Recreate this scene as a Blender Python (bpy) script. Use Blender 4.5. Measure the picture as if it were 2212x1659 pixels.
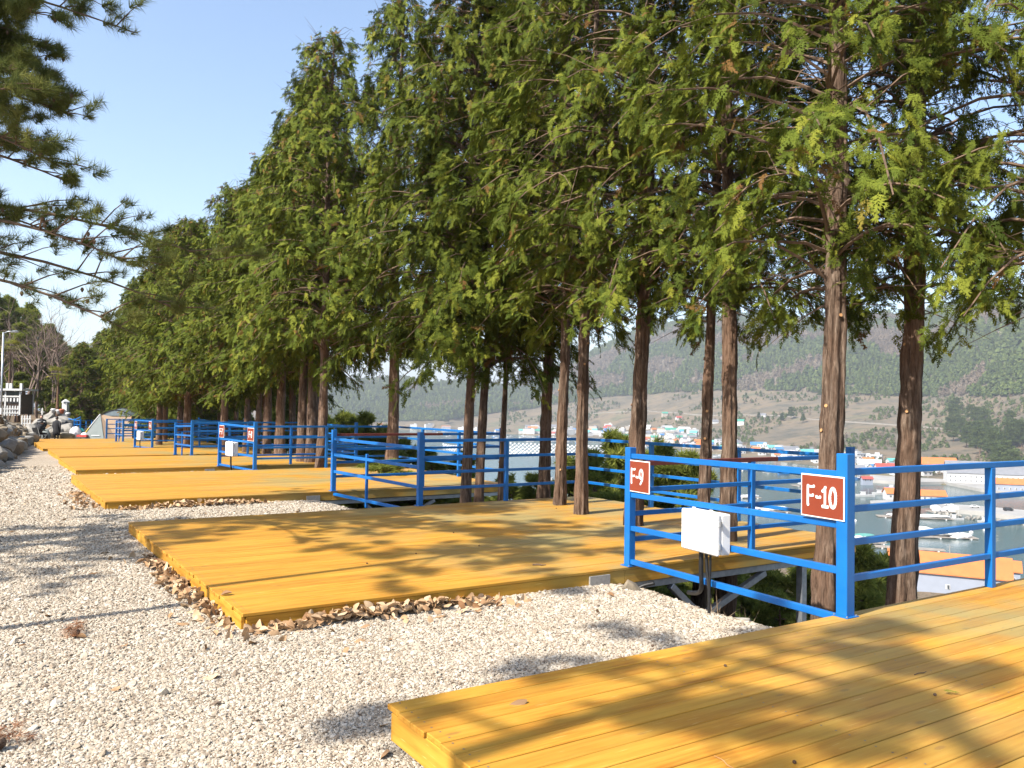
import bpy, bmesh, math, random
import numpy as np
from mathutils import Vector, Matrix, Euler, noise as mnoise

R = math.radians
random.seed(7)
rng = np.random.default_rng(7)
scene = bpy.context.scene
COL = scene.collection
for o in list(bpy.data.objects):
    bpy.data.objects.remove(o)

# ------------------------------------------------------------------ camera
FPX, PIT, ROL, EYE = 1794.8, 0.0276, 0.0141, 1.5294      # focal length in pixels of a 2212 px wide picture
cam_d = bpy.data.cameras.new('camera')
cam_d.sensor_width = 36.0
cam_d.lens = 36.0 * FPX / 2212.0
cam_d.clip_start = 0.05
cam_d.clip_end = 30000
cam = bpy.data.objects.new('camera', cam_d)
COL.objects.link(cam)
cam.matrix_world = Matrix.Translation((0, 0, EYE)) @ Matrix.Rotation(math.pi / 2 + PIT, 4, 'X') @ Matrix.Rotation(ROL, 4, 'Z')
scene.camera = cam

# ------------------------------------------------------------------ world, sun, exposure
SUN_EL, SUN_AZ = R(43), math.atan2(-0.64, -0.76)          # direction towards the sun (behind the photographer, to the left)
world = bpy.data.worlds.new('World')
scene.world = world
world.use_nodes = True
wn = world.node_tree
bg = wn.nodes['Background']
sky = wn.nodes.new('ShaderNodeTexSky')
sky.sky_type = 'NISHITA'
sky.sun_disc = False
sky.sun_elevation = SUN_EL
sky.sun_rotation = math.pi / 2 - SUN_AZ
sky.air_density = 1.0
sky.dust_density = 1.5
sky.ozone_density = 1.2
wn.links.new(sky.outputs[0], bg.inputs[0])
bg.inputs[1].default_value = 0.135
sun_d = bpy.data.lights.new('sun', 'SUN')
sun_d.energy = 4.7
sun_d.angle = R(0.55)
sun_d.color = (1.0, 0.94, 0.85)
sun = bpy.data.objects.new('sun', sun_d)
COL.objects.link(sun)
sdir = Vector((math.cos(SUN_EL) * math.cos(SUN_AZ), math.cos(SUN_EL) * math.sin(SUN_AZ), math.sin(SUN_EL)))
sun.rotation_euler = sdir.to_track_quat('Z', 'Y').to_euler()
sun.location = (-30, -30, 40)
scene.view_settings.view_transform = 'Standard'
scene.view_settings.look = 'None'
scene.view_settings.gamma = 1
scene.view_settings.exposure = 1.1
scene.cycles.max_bounces = 8
scene.cycles.diffuse_bounces = 1
scene.cycles.transmission_bounces = 4
scene.cycles.transparent_max_bounces = 8
scene.cycles.volume_bounces = 0
scene.cycles.use_denoising = True
scene.cycles.denoising_prefilter = 'ACCURATE'
scene.cycles.denoising_input_passes = 'RGB_ALBEDO_NORMAL'

# ------------------------------------------------------------------ frame of the decks
UA = R(122.87)
U = np.array([math.cos(UA), math.sin(UA)])
V = np.array([math.cos(UA - math.pi / 2), math.sin(UA - math.pi / 2)])
A0 = np.array([-0.607, 4.279])
VA = UA - math.pi / 2


def W(t, s, z=0.0):
    p = A0 + t * U + s * V
    return Vector((p[0], p[1], z))


def ts(x, y):
    dx, dy = x - A0[0], y - A0[1]
    return dx * U[0] + dy * U[1], dx * V[0] + dy * V[1]


def hor(px):
    return 878.98 + (px - 1106) * 0.0141


def ray(px, d, py=None, z=None):
    """a point of the place at ground distance d along a bearing; height from a sight line or given"""
    x = (px - 1106 - (0 if py is None else 0)) / FPX * d
    if z is None:
        z = EYE + (hor(px) - py) * d / FPX
    return Vector((x, d, z))


# ------------------------------------------------------------------ helpers
def tag(o, label=None, cat=None, group=None, kind=None):
    if label: o['label'] = label
    if cat: o['category'] = cat
    if group: o['group'] = group
    if kind: o['kind'] = kind
    return o


def empty(name, loc, label, cat, group=None):
    o = bpy.data.objects.new(name, None)
    o.location = loc
    o.empty_display_size = 0.1
    COL.objects.link(o)
    return tag(o, label, cat, group)


def link(name, me, parent=None, loc=(0, 0, 0), rot=(0, 0, 0), scale=(1, 1, 1)):
    """loc in world metres; parents are never rotated, so the child only subtracts its parents' places"""
    o = bpy.data.objects.new(name, me)
    COL.objects.link(o)
    loc = Vector(loc)
    if parent is not None:
        o.parent = parent
        q = parent
        while q is not None:
            loc = loc - q.location
            q = q.parent
    o.location = loc
    o.rotation_euler = rot
    o.scale = scale
    return o


def mesh(name, V_, F_, mats=(), smooth=False, midx=None, attr=None):
    me = bpy.data.meshes.new(name)
    V_ = np.asarray(V_, dtype=np.float32).reshape(-1, 3)
    if isinstance(F_, np.ndarray):
        n, k = F_.shape
        me.vertices.add(len(V_))
        me.vertices.foreach_set('co', V_.ravel())
        me.loops.add(n * k)
        me.loops.foreach_set('vertex_index', F_.astype(np.int32).ravel())
        me.polygons.add(n)
        me.polygons.foreach_set('loop_start', np.arange(0, n * k, k, dtype=np.int32))
        me.update(calc_edges=True)
    else:
        me.from_pydata(V_.tolist(), [], F_)
    for m in (mats if isinstance(mats, (list, tuple)) else [mats]):
        me.materials.append(m)
    if smooth:
        me.polygons.foreach_set('use_smooth', np.ones(len(me.polygons), dtype=bool))
    if midx is not None:
        me.polygons.foreach_set('material_index', np.asarray(midx, dtype=np.int32))
    if attr is not None:
        for k_, a_ in attr.items():
            at_ = me.attributes.new(k_, 'FLOAT', 'POINT')
            at_.data.foreach_set('value', np.asarray(a_, dtype=np.float32))
    me.validate()
    me.update()
    return me


class MB:
    def __init__(self):
        self.v, self.f, self.m = [], [], []

    def add(self, vs, fs, m=0):
        b = len(self.v)
        self.v += [tuple(x) for x in vs]
        self.f += [tuple(i + b for i in f) for f in fs]
        self.m += [m] * len(fs)
        return self

    def box(self, c, s, rz=0.0, m=0, mtx=None):
        hx, hy, hz = s[0] / 2, s[1] / 2, s[2] / 2
        P = [(-hx, -hy, -hz), (hx, -hy, -hz), (hx, hy, -hz), (-hx, hy, -hz), (-hx, -hy, hz), (hx, -hy, hz), (hx, hy, hz), (-hx, hy, hz)]
        M = mtx if mtx is not None else Matrix.Rotation(rz, 3, 'Z')
        P = [M @ Vector(p) + Vector(c) for p in P]
        return self.add(P, [(0, 3, 2, 1), (4, 5, 6, 7), (0, 1, 5, 4), (1, 2, 6, 5), (2, 3, 7, 6), (3, 0, 4, 7)], m)

    def tube(self, pts, rad, n=6, m=0, cap=True, sq=1.0):
        pts = [Vector(p) for p in pts]
        if not isinstance(rad, (list, tuple)): rad = [rad] * len(pts)
        rings = []
        ref = Vector((0.13, 0.27, 0.95))
        vs = []
        for i, p in enumerate(pts):
            d = (pts[min(i + 1, len(pts) - 1)] - pts[max(i - 1, 0)]).normalized()
            a = d.cross(ref)
            if a.length < 1e-3: a = d.cross(Vector((1, 0, 0)))
            a.normalize()
            b = d.cross(a)
            for k in range(n):
                t = 2 * math.pi * k / n
                vs.append(p + (a * math.cos(t) + b * math.sin(t) * sq) * rad[i])
        fs = []
        for i in range(len(pts) - 1):
            for k in range(n):
                fs.append((i * n + k, i * n + (k + 1) % n, (i + 1) * n + (k + 1) % n, (i + 1) * n + k))
        if cap:
            fs.append(tuple(range(n - 1, -1, -1)))
            fs.append(tuple((len(pts) - 1) * n + k for k in range(n)))
        return self.add(vs, fs, m)

    def loft(self, rings, n=12, m=0):
        """rings: (cx, cy, cz, rx, ry)"""
        vs, fs = [], []
        for (cx, cy, cz, rx, ry) in rings:
            for k in range(n):
                t = 2 * math.pi * k / n
                vs.append((cx + rx * math.cos(t), cy + ry * math.sin(t), cz))
        for i in range(len(rings) - 1):
            for k in range(n):
                fs.append((i * n + k, i * n + (k + 1) % n, (i + 1) * n + (k + 1) % n, (i + 1) * n + k))
        fs.append(tuple(range(n - 1, -1, -1)))
        fs.append(tuple((len(rings) - 1) * n + k for k in range(n)))
        return self.add(vs, fs, m)

    def mesh(self, name, mats, smooth=False):
        me = mesh(name, self.v, self.f, mats, smooth)
        me.polygons.foreach_set('material_index', np.array(self.m, dtype=np.int32))
        return me

    def build(self, name, mats, parent=None, loc=(0, 0, 0), rot=(0, 0, 0), smooth=False):
        return link(name, self.mesh(name, mats, smooth), parent, loc, rot)


_cb = {}


def cbox(L, w, h, c, mat, key=''):
    """a bar along +x from 0 to L, centred in y, its top at z=0, with chamfered edges"""
    k = (round(L, 3), round(w, 3), round(h, 3), c, mat.name, key)
    if k in _cb: return _cb[k]
    bm = bmesh.new()
    bmesh.ops.create_cube(bm, size=1)
    for v in bm.verts:
        v.co = Vector(((v.co.x + .5) * L, v.co.y * w, (v.co.z - .5) * h))
    bmesh.ops.bevel(bm, geom=bm.edges[:], offset=c, segments=1, affect='EDGES')
    me = bpy.data.meshes.new('bar')
    bm.to_mesh(me)
    bm.free()
    me.materials.append(mat)
    _cb[k] = me
    return me


def bar(name, p0, p1, w, h, mat, parent, c=0.004, roll=0.0):
    """bar whose TOP centre line runs p0 -> p1"""
    p0, p1 = Vector(p0), Vector(p1)
    d = p1 - p0
    rz = math.atan2(d.y, d.x)
    ry = -math.atan2(d.z, math.hypot(d.x, d.y))
    return link(name, cbox(d.length, w, h, c, mat), parent, p0, Euler((roll, ry, rz)))


def post(name, p, hgt, w, mat, parent, rz=VA):
    """upright square post standing on p"""
    me = cbox(w, w, hgt, 0.004, mat, 'post')
    p = Vector(p)
    off = Matrix.Rotation(rz, 3, 'Z') @ Vector((-w / 2, 0, 0))
    return link(name, me, parent, p + off + Vector((0, 0, hgt)), (0, 0, rz))


# ------------------------------------------------------------------ materials
def new_mat(name):
    m = bpy.data.materials.new(name)
    m.use_nodes = True
    nt = m.node_tree
    b = nt.nodes['Principled BSDF']
    return m, nt, b


def N(nt, typ, **kw):
    n = nt.nodes.new(typ)
    for k, v in kw.items():
        setattr(n, k, v)
    return n


def ramp(nt, fac, stops):
    r = N(nt, 'ShaderNodeValToRGB')
    e = r.color_ramp.elements
    e[0].position, e[0].color = stops[0][0], (*stops[0][1], 1)
    e[1].position, e[1].color = stops[-1][0], (*stops[-1][1], 1)
    for p, c in stops[1:-1]:
        x = e.new(p)
        x.color = (*c, 1)
    nt.links.new(fac, r.inputs[0])
    return r.outputs[0]


def coords(nt, scale=(1, 1, 1), kind='Object', rot=(0, 0, 0), rand=False):
    tc = N(nt, 'ShaderNodeTexCoord')
    mp = N(nt, 'ShaderNodeMapping')
    mp.inputs['Scale'].default_value = scale
    mp.inputs['Rotation'].default_value = rot
    if kind == 'World':
        g = N(nt, 'ShaderNodeNewGeometry')
        nt.links.new(g.outputs['Position'], mp.inputs['Vector'])
    else:
        nt.links.new(tc.outputs[kind], mp.inputs['Vector'])
    if rand:
        oi = N(nt, 'ShaderNodeObjectInfo')
        ml = N(nt, 'ShaderNodeMath', operation='MULTIPLY')
        ml.inputs[1].default_value = 37.0
        nt.links.new(oi.outputs['Random'], ml.inputs[0])
        ad = N(nt, 'ShaderNodeVectorMath', operation='ADD')
        nt.links.new(mp.outputs[0], ad.inputs[0])
        cb = N(nt, 'ShaderNodeCombineXYZ')
        nt.links.new(ml.outputs[0], cb.inputs[0]); nt.links.new(ml.outputs[0], cb.inputs[1]); nt.links.new(ml.outputs[0], cb.inputs[2])
        nt.links.new(cb.outputs[0], ad.inputs[1])
        return ad.outputs[0]
    return mp.outputs[0]


def ntex(nt, vec, scale, detail=4, rough=0.55, out='Fac'):
    t = N(nt, 'ShaderNodeTexNoise')
    t.inputs['Scale'].default_value = scale
    t.inputs['Detail'].default_value = detail
    t.inputs['Roughness'].default_value = rough
    nt.links.new(vec, t.inputs['Vector'])
    return t.outputs[out]


def mixc(nt, fac, a, b, typ='MIX'):
    m = N(nt, 'ShaderNodeMixRGB', blend_type=typ)
    for i, x in ((0, fac), (1, a), (2, b)):
        if isinstance(x, (int, float)): m.inputs[i].default_value = x
        elif isinstance(x, tuple): m.inputs[i].default_value = (*x, 1)
        else: nt.links.new(x, m.inputs[i])
    return m.outputs[0]


def math_(nt, op, a, b=None, clamp=False):
    m = N(nt, 'ShaderNodeMath', operation=op, use_clamp=clamp)
    for i, x in ((0, a), (1, b)):
        if x is None: continue
        if isinstance(x, (int, float)): m.inputs[i].default_value = x
        else: nt.links.new(x, m.inputs[i])
    return m.outputs[0]


def bump(nt, b, h, strength=0.4, dist=0.02):
    bp = N(nt, 'ShaderNodeBump')
    bp.inputs['Strength'].default_value = strength
    bp.inputs['Distance'].default_value = dist
    nt.links.new(h, bp.inputs['Height'])
    nt.links.new(bp.outputs[0], b.inputs['Normal'])


def simple(name, c1, c2=None, scale=8, rough=0.6, bmp=0.0, stretch=(1, 1, 1), metal=0.0, kind='Object', rand=True, bdist=0.01):
    m, nt, b = new_mat(name)
    b.inputs['Roughness'].default_value = rough
    b.inputs['Metallic'].default_value = metal
    if c2 is None: c2 = tuple(x * 0.8 for x in c1)
    vec = coords(nt, stretch, kind, rand=rand)
    f = ntex(nt, vec, scale)
    nt.links.new(ramp(nt, f, [(0.32, c2), (0.68, c1)]), b.inputs['Base Color'])
    if bmp: bump(nt, b, f, bmp, bdist)
    return m


M = {}


def make_plank_mat(name, hue):
    m, nt, b = new_mat(name)
    vec = coords(nt, (1, 1, 1), 'Object', rand=True)
    st = N(nt, 'ShaderNodeMapping'); st.inputs['Scale'].default_value = (0.7, 14, 14)
    nt.links.new(vec, st.inputs['Vector'])
    g1 = ntex(nt, st.outputs[0], 2.2, 5, 0.6)
    st2 = N(nt, 'ShaderNodeMapping'); st2.inputs['Scale'].default_value = (1.4, 3, 3)
    nt.links.new(vec, st2.inputs['Vector'])
    g2 = ntex(nt, st2.outputs[0], 1.6, 3)
    base = ramp(nt, g1, [(0.3, (0.355 * hue, 0.138, 0.015)), (0.52, (0.485 * hue, 0.226, 0.027)), (0.72, (0.55 * hue, 0.288, 0.046))])
    base = mixc(nt, math_(nt, 'MULTIPLY', ramp(nt, g2, [(0.4, (0, 0, 0)), (0.65, (1, 1, 1))]), 0.55), base, (0.46, 0.275, 0.04))
    # thin pale scuffs and small knots
    vo = N(nt, 'ShaderNodeTexVoronoi'); vo.inputs['Scale'].default_value = 1.0
    st3 = N(nt, 'ShaderNodeMapping'); st3.inputs['Scale'].default_value = (2.0, 5.5, 5.5)
    nt.links.new(vec, st3.inputs['Vector']); nt.links.new(st3.outputs[0], vo.inputs['Vector'])
    kn = ramp(nt, vo.outputs['Distance'], [(0.0, (1, 1, 1)), (0.055, (1, 1, 1)), (0.1, (0, 0, 0))])
    base = mixc(nt, math_(nt, 'MULTIPLY', kn, 0.75), base, (0.30, 0.15, 0.035))
    sc = ntex(nt, st.outputs[0], 6.5, 2)
    base = mixc(nt, math_(nt, 'MULTIPLY', ramp(nt, sc, [(0.69, (0, 0, 0)), (0.75, (1, 1, 1))]), 0.5), base, (0.74, 0.56, 0.2))
    # grey-green paint mist drifted over the boards from the sprayed railings (own shape, near the posts)
    gp = N(nt, 'ShaderNodeNewGeometry')
    dt = N(nt, 'ShaderNodeVectorMath', operation='DOT_PRODUCT')
    dt.inputs[1].default_value = (V[0], V[1], 0)
    nt.links.new(gp.outputs['Position'], dt.inputs[0])
    off = float(A0 @ V)
    mr = N(nt, 'ShaderNodeMapRange'); mr.inputs['From Min'].default_value = off + 1.2; mr.inputs['From Max'].default_value = off + 4.2
    nt.links.new(dt.outputs['Value'], mr.inputs['Value'])
    wv = coords(nt, (1, 1, 1), 'World')
    pn = ntex(nt, wv, 0.75, 3, 0.6)
    pm = math_(nt, 'MULTIPLY', ramp(nt, pn, [(0.40, (0, 0, 0)), (0.62, (1, 1, 1))]), mr.outputs[0])
    base = mixc(nt, math_(nt, 'MULTIPLY', pm, 0.6), base, (0.22, 0.245, 0.125))
    oi = N(nt, 'ShaderNodeObjectInfo')
    br = N(nt, 'ShaderNodeMapRange'); br.inputs['To Min'].default_value = 0.86; br.inputs['To Max'].default_value = 1.1
    nt.links.new(oi.outputs['Random'], br.inputs['Value'])
    hs = N(nt, 'ShaderNodeHueSaturation')
    nt.links.new(br.outputs[0], hs.inputs['Value']); nt.links.new(base, hs.inputs['Color'])
    nt.links.new(hs.outputs[0], b.inputs['Base Color'])
    b.inputs['Roughness'].default_value = 0.62
    b.inputs['Specular IOR Level'].default_value = 0.2
    bump(nt, b, g1, 0.25, 0.003)
    return m


M['plank'] = make_plank_mat('stained_plank', 1.0)
M['fascia'] = make_plank_mat('stained_fascia', 0.97)


def blue_paint():
    m, nt, b = new_mat('blue_paint')
    vec = coords(nt, (1, 1, 1), 'World')
    f = ntex(nt, vec, 2.2, 5)
    col = ramp(nt, f, [(0.3, (0.002, 0.105, 0.35)), (0.7, (0.004, 0.142, 0.44))])
    f2 = ntex(nt, vec, 38, 3)
    col = mixc(nt, math_(nt, 'MULTIPLY', ramp(nt, f2, [(0.66, (0, 0, 0)), (0.75, (1, 1, 1))]), 0.25), col, (0.03, 0.07, 0.2))
    f4 = ntex(nt, vec, 9, 5, .7)
    col = mixc(nt, math_(nt, 'MULTIPLY', ramp(nt, f4, [(0.62, (0, 0, 0)), (0.78, (1, 1, 1))]), 0.4), col, (0.05, 0.14, 0.32))
    nt.links.new(col, b.inputs['Base Color'])
    nt.links.new(ramp(nt, f4, [(0.3, (.3, .3, .3)), (0.7, (.52, .52, .52))]), b.inputs['Roughness'])
    bump(nt, b, f2, 0.06, 0.002)
    return m


M['blue'] = blue_paint()
M['redrail'] = simple('primer_red_rail', (0.16, 0.03, 0.02), (0.10, 0.02, 0.016), 20, 0.6)
M['steel'] = simple('galvanised_steel', (0.47, 0.5, 0.53), (0.33, 0.36, 0.39), 14, 0.42, 0.05, metal=0.75)
M['frame'] = simple('dark_steel_frame', (0.2, 0.21, 0.22), (0.12, 0.12, 0.13), 9, 0.6, 0.1, metal=0.4)
M['concrete'] = simple('concrete', (0.34, 0.32, 0.29), (0.24, 0.225, 0.2), 18, 0.9, 0.4)
M['white_box'] = simple('white_plastic', (0.78, 0.77, 0.74), (0.72, 0.71, 0.68), 3, 0.45)
M['rubber'] = simple('black_hose', (0.012, 0.012, 0.013), (0.006, 0.006, 0.006), 20, 0.5)
M['sign_brown'] = simple('sign_brown', (0.23, 0.042, 0.018), (0.2, 0.036, 0.016), 5, 0.4)
M['sign_white'] = simple('sign_white', (0.84, 0.83, 0.8), (0.8, 0.79, 0.76), 5, 0.45)
M['cutwood'] = simple('cut_wood', (0.52, 0.3, 0.13), (0.4, 0.2, 0.08), 30, 0.8)


def bark(name, cols, sc=1.0):
    m, nt, b = new_mat(name)
    vec = coords(nt, (9 * sc, 9 * sc, 1.1 * sc), 'Object', rand=True)
    f = ntex(nt, vec, 2.6, 6, 0.65)
    vec2 = coords(nt, (1, 1, 0.5), 'Object', rand=True)
    f2 = ntex(nt, vec2, 2.2, 4)
    c = ramp(nt, f, [(0.28, cols[0]), (0.48, cols[1]), (0.7, cols[2])])
    c = mixc(nt, math_(nt, 'MULTIPLY', ramp(nt, f2, [(0.4, (0, 0, 0)), (0.62, (1, 1, 1))]), 0.65), c, cols[3])
    vec3 = coords(nt, (26 * sc, 26 * sc, 3.4 * sc), 'Object', rand=True)
    f3 = ntex(nt, vec3, 2.4, 4, 0.7)
    c = mixc(nt, 1.0, c, ramp(nt, f3, [(0.3, (0.45, 0.42, 0.4)), (0.5, (0.95, 0.95, 0.95)), (0.72, (1.25, 1.22, 1.2))]), 'MULTIPLY')
    nt.links.new(c, b.inputs['Base Color'])
    b.inputs['Roughness'].default_value = 0.9
    b.inputs['Specular IOR Level'].default_value = 0.15
    bump(nt, b, math_(nt, 'ADD', f, math_(nt, 'MULTIPLY', f3, .6)), 1.0, 0.04)
    return m


M['bark'] = bark('cypress_bark', [(0.035, 0.021, 0.014), (0.135, 0.09, 0.063), (0.29, 0.22, 0.165), (0.20, 0.12, 0.078)])
M['bark_pine'] = bark('pine_bark', [(0.05, 0.03, 0.022), (0.13, 0.085, 0.06), (0.24, 0.17, 0.12), (0.18, 0.10, 0.06)])
M['twig'] = simple('dry_twig', (0.19, 0.125, 0.08), (0.08, 0.05, 0.03), 12, 0.9)
M['bare'] = simple('bare_branch', (0.22, 0.16, 0.125), (0.13, 0.09, 0.07), 4, 0.9)


def leafmat(name, stops, trans=0.3, rough=0.7):
    m, nt, b = new_mat(name)
    at_ = N(nt, 'ShaderNodeAttribute', attribute_name='tint')
    c = ramp(nt, at_.outputs['Fac'], stops)
    oi = N(nt, 'ShaderNodeObjectInfo')
    mr = N(nt, 'ShaderNodeMapRange'); mr.inputs['To Min'].default_value = 0.86; mr.inputs['To Max'].default_value = 1.12
    nt.links.new(oi.outputs['Random'], mr.inputs['Value'])
    hs = N(nt, 'ShaderNodeHueSaturation')
    nt.links.new(mr.outputs[0], hs.inputs['Value']); nt.links.new(c, hs.inputs['Color'])
    nt.links.new(hs.outputs[0], b.inputs['Base Color'])
    b.inputs['Roughness'].default_value = rough
    b.inputs['Specular IOR Level'].default_value = 0.08
    tr = N(nt, 'ShaderNodeBsdfTranslucent')
    nt.links.new(hs.outputs[0], tr.inputs['Color'])
    mx = N(nt, 'ShaderNodeMixShader'); mx.inputs[0].default_value = trans
    out = nt.nodes['Material Output']
    nt.links.new(b.outputs[0], mx.inputs[1]); nt.links.new(tr.outputs[0], mx.inputs[2])
    nt.links.new(mx.outputs[0], out.inputs['Surface'])
    return m


M['cyp'] = leafmat('cypress_leaf', [(0.0, (0.04, 0.062, 0.010)), (0.45, (0.09, 0.117, 0.015)), (0.82, (0.18, 0.198, 0.024)), (0.93, (0.21, 0.21, 0.027)), (0.965, (0.17, 0.1, 0.03)), (1.0, (0.15, 0.075, 0.025))], 0.16)
M['pine'] = leafmat('pine_needle', [(0.0, (0.11, 0.14, 0.04)), (0.6, (0.19, 0.215, 0.06)), (1.0, (0.28, 0.28, 0.08))], 0.4)
M['pine2'] = leafmat('slope_pine_needle', [(0.0, (0.11, 0.145, 0.03)), (0.6, (0.22, 0.25, 0.05)), (1.0, (0.31, 0.31, 0.065))], 0.4)
M['palm'] = leafmat('palm_leaf', [(0.0, (0.07, 0.1, 0.02)), (1.0, (0.3, 0.27, 0.05))], 0.2)
M['brush'] = leafmat('dry_brush', [(0.0, (0.10, 0.07, 0.05)), (0.7, (0.2, 0.145, 0.1)), (1.0, (0.12, 0.13, 0.04))], 0.1)


def ground_mat():
    m, nt, b = new_mat('gravel')
    vec = coords(nt, (1, 1, 1), 'World')
    vo = N(nt, 'ShaderNodeTexVoronoi'); vo.inputs['Scale'].default_value = 46
    nt.links.new(vec, vo.inputs['Vector'])
    sp = N(nt, 'ShaderNodeSeparateColor'); nt.links.new(vo.outputs['Color'], sp.inputs[0])
    c = ramp(nt, sp.outputs[0], [(0.0, (0.27, 0.21, 0.15)), (0.35, (0.42, 0.35, 0.265)), (0.7, (0.5, 0.43, 0.34)), (1.0, (0.58, 0.52, 0.43))])
    edge = ramp(nt, vo.outputs['Distance'], [(0.3, (1, 1, 1)), (0.7, (0.62, 0.57, 0.5))])
    c = mixc(nt, 1.0, c, edge, 'MULTIPLY')
    f = ntex(nt, vec, 0.55, 4)
    c = mixc(nt, math_(nt, 'MULTIPLY', ramp(nt, f, [(0.45, (0, 0, 0)), (0.7, (1, 1, 1))]), 0.35), c, (0.26, 0.21, 0.15))
    nt.links.new(c, b.inputs['Base Color'])
    b.inputs['Roughness'].default_value = 0.95
    inv = math_(nt, 'SUBTRACT', 1.0, vo.outputs['Distance'])
    bump(nt, b, inv, 0.8, 0.012)
    return m


M['gravel'] = ground_mat()


def stone_mat():
    m, nt, b = new_mat('gravel_stone')
    oi = N(nt, 'ShaderNodeObjectInfo')
    c = ramp(nt, oi.outputs['Random'], [(0.0, (0.16, 0.115, 0.08)), (0.12, (0.28, 0.22, 0.155)), (0.4, (0.38, 0.318, 0.238)), (0.75, (0.445, 0.385, 0.3)), (1.0, (0.53, 0.475, 0.39))])
    nt.links.new(c, b.inputs['Base Color'])
    b.inputs['Roughness'].default_value = 0.9
    return m


M['stone'] = stone_mat()
M['soil'] = simple('leaf_litter_soil', (0.2, 0.14, 0.085), (0.09, 0.07, 0.04), 1.4, 0.95, 0.6, kind='World', rand=False, bdist=0.08)
M['rock'] = simple('boulder_rock', (0.25, 0.20, 0.135), (0.12, 0.10, 0.072), 1.6, 0.9, 0.5, bdist=0.06)
M['rock2'] = simple('grey_rock', (0.32, 0.3, 0.26), (0.17, 0.16, 0.14), 1.8, 0.9, 0.5, bdist=0.05)
M['deadleaf'] = leafmat('dead_leaf', [(0.0, (0.20, 0.105, 0.05)), (0.5, (0.42, 0.27, 0.15)), (1.0, (0.6, 0.44, 0.28))], 0.12, 0.7)

# ------------------------------------------------------------------ ground
GT = [-60, 12, 20, 28, 37, 45, 56, 66, 90, 300]
GZ = [-.27, -.27, -.34, -.44, -.56, -.70, -1.0, -1.0, 0.4, 3.0]


def ground_z(t, s):
    t = np.asarray(t, float); s = np.asarray(s, float)
    z = np.interp(t, GT, GZ)
    e = 3.95 + 0.18 * np.sin(t * 0.9) + 0.1 * np.sin(t * 2.3 + 1)
    k = s - e
    soft = np.where(k > 3, k, np.log1p(np.exp(np.clip(k * 4.5, -30, 30))) / 4.5)
    drop = np.where(soft < 45, soft * 0.66, 45 * .66 + (soft - 45) * 0.42)
    zz = z - drop + 0.9 * np.sin(t * .31 + s * .13) * np.clip((s - 8) / 20, 0, 1)
    floor = -48.2 - np.clip((s - 236) / 12, 0, 1) * 3.5
    zz = np.maximum(zz, floor)
    # bank on the uphill side
    sw = np.interp(t, [12, 19, 25, 33, 53, 62], [-8, -4, -1.9, -1.1, 0.2, 0.8])
    zz = zz + np.clip((sw - s) * 0.85, 0, 1.9) + np.clip((sw - s - 4) * 0.18, 0, 9)
    return zz


def gz(t, s):
    return float(ground_z(t, s))


def gxy(x, y):
    t, s = ts(x, y)
    return gz(t, s)


tl = np.concatenate([np.arange(-60, -10, 5.), np.arange(-10, 62, .35), np.arange(62, 300, 6.)])
sl = np.concatenate([np.arange(-60, -6, 3.), np.arange(-6, 7, .28), np.arange(7, 80, 2.2), np.arange(80, 270, 6.)])
TT, SS = np.meshgrid(tl, sl, indexing='ij')
ZZ = ground_z(TT, SS) + rng.normal(0, 1, TT.shape) * np.where((SS < 4.2), 0.0015, 0.12)
XX = A0[0] + TT * U[0] + SS * V[0]
YY = A0[1] + TT * U[1] + SS * V[1]
nt_, ns_ = TT.shape
idx = np.arange(nt_ * ns_).reshape(nt_, ns_)
F = np.stack([idx[:-1, :-1], idx[:-1, 1:], idx[1:, 1:], idx[1:, :-1]], -1).reshape(-1, 4)
fs = ((SS[:-1, :-1] + SS[1:, 1:]) / 2).ravel(); ft = ((TT[:-1, :-1] + TT[1:, 1:]) / 2).ravel()
swf = np.interp(ft, [12, 19, 25, 33, 53, 62], [-8, -4, -1.9, -1.1, 0.2, 0.8])
mi = np.where((fs < 4.35) & (ft < 58) & (fs > swf - .3), 0, 1)
g = link('ground', mesh('ground', np.stack([XX, YY, ZZ], -1), F, [M['gravel'], M['soil']], True, mi))
tag(g, kind='structure')


# ------------------------------------------------------------------ gravel stones (nobody could count them)
def stone_template(i):
    bm = bmesh.new()
    bmesh.ops.create_icosphere(bm, subdivisions=1, radius=1)
    r_ = random.Random(i)
    sx, sy, sz = r_.uniform(.8, 1.35), r_.uniform(.7, 1.0), r_.uniform(.35, .62)
    for v in bm.verts:
        j = 1 + r_.uniform(-.26, .26)
        v.co = Vector((v.co.x * sx * j, v.co.y * sy * j, v.co.z * sz * j))
    me = bpy.data.meshes.new('stone_shape')
    bm.to_mesh(me); bm.free()
    me.materials.append(M['stone'])
    return bpy.data.objects.new('gravel_stone_shape', me)


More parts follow.
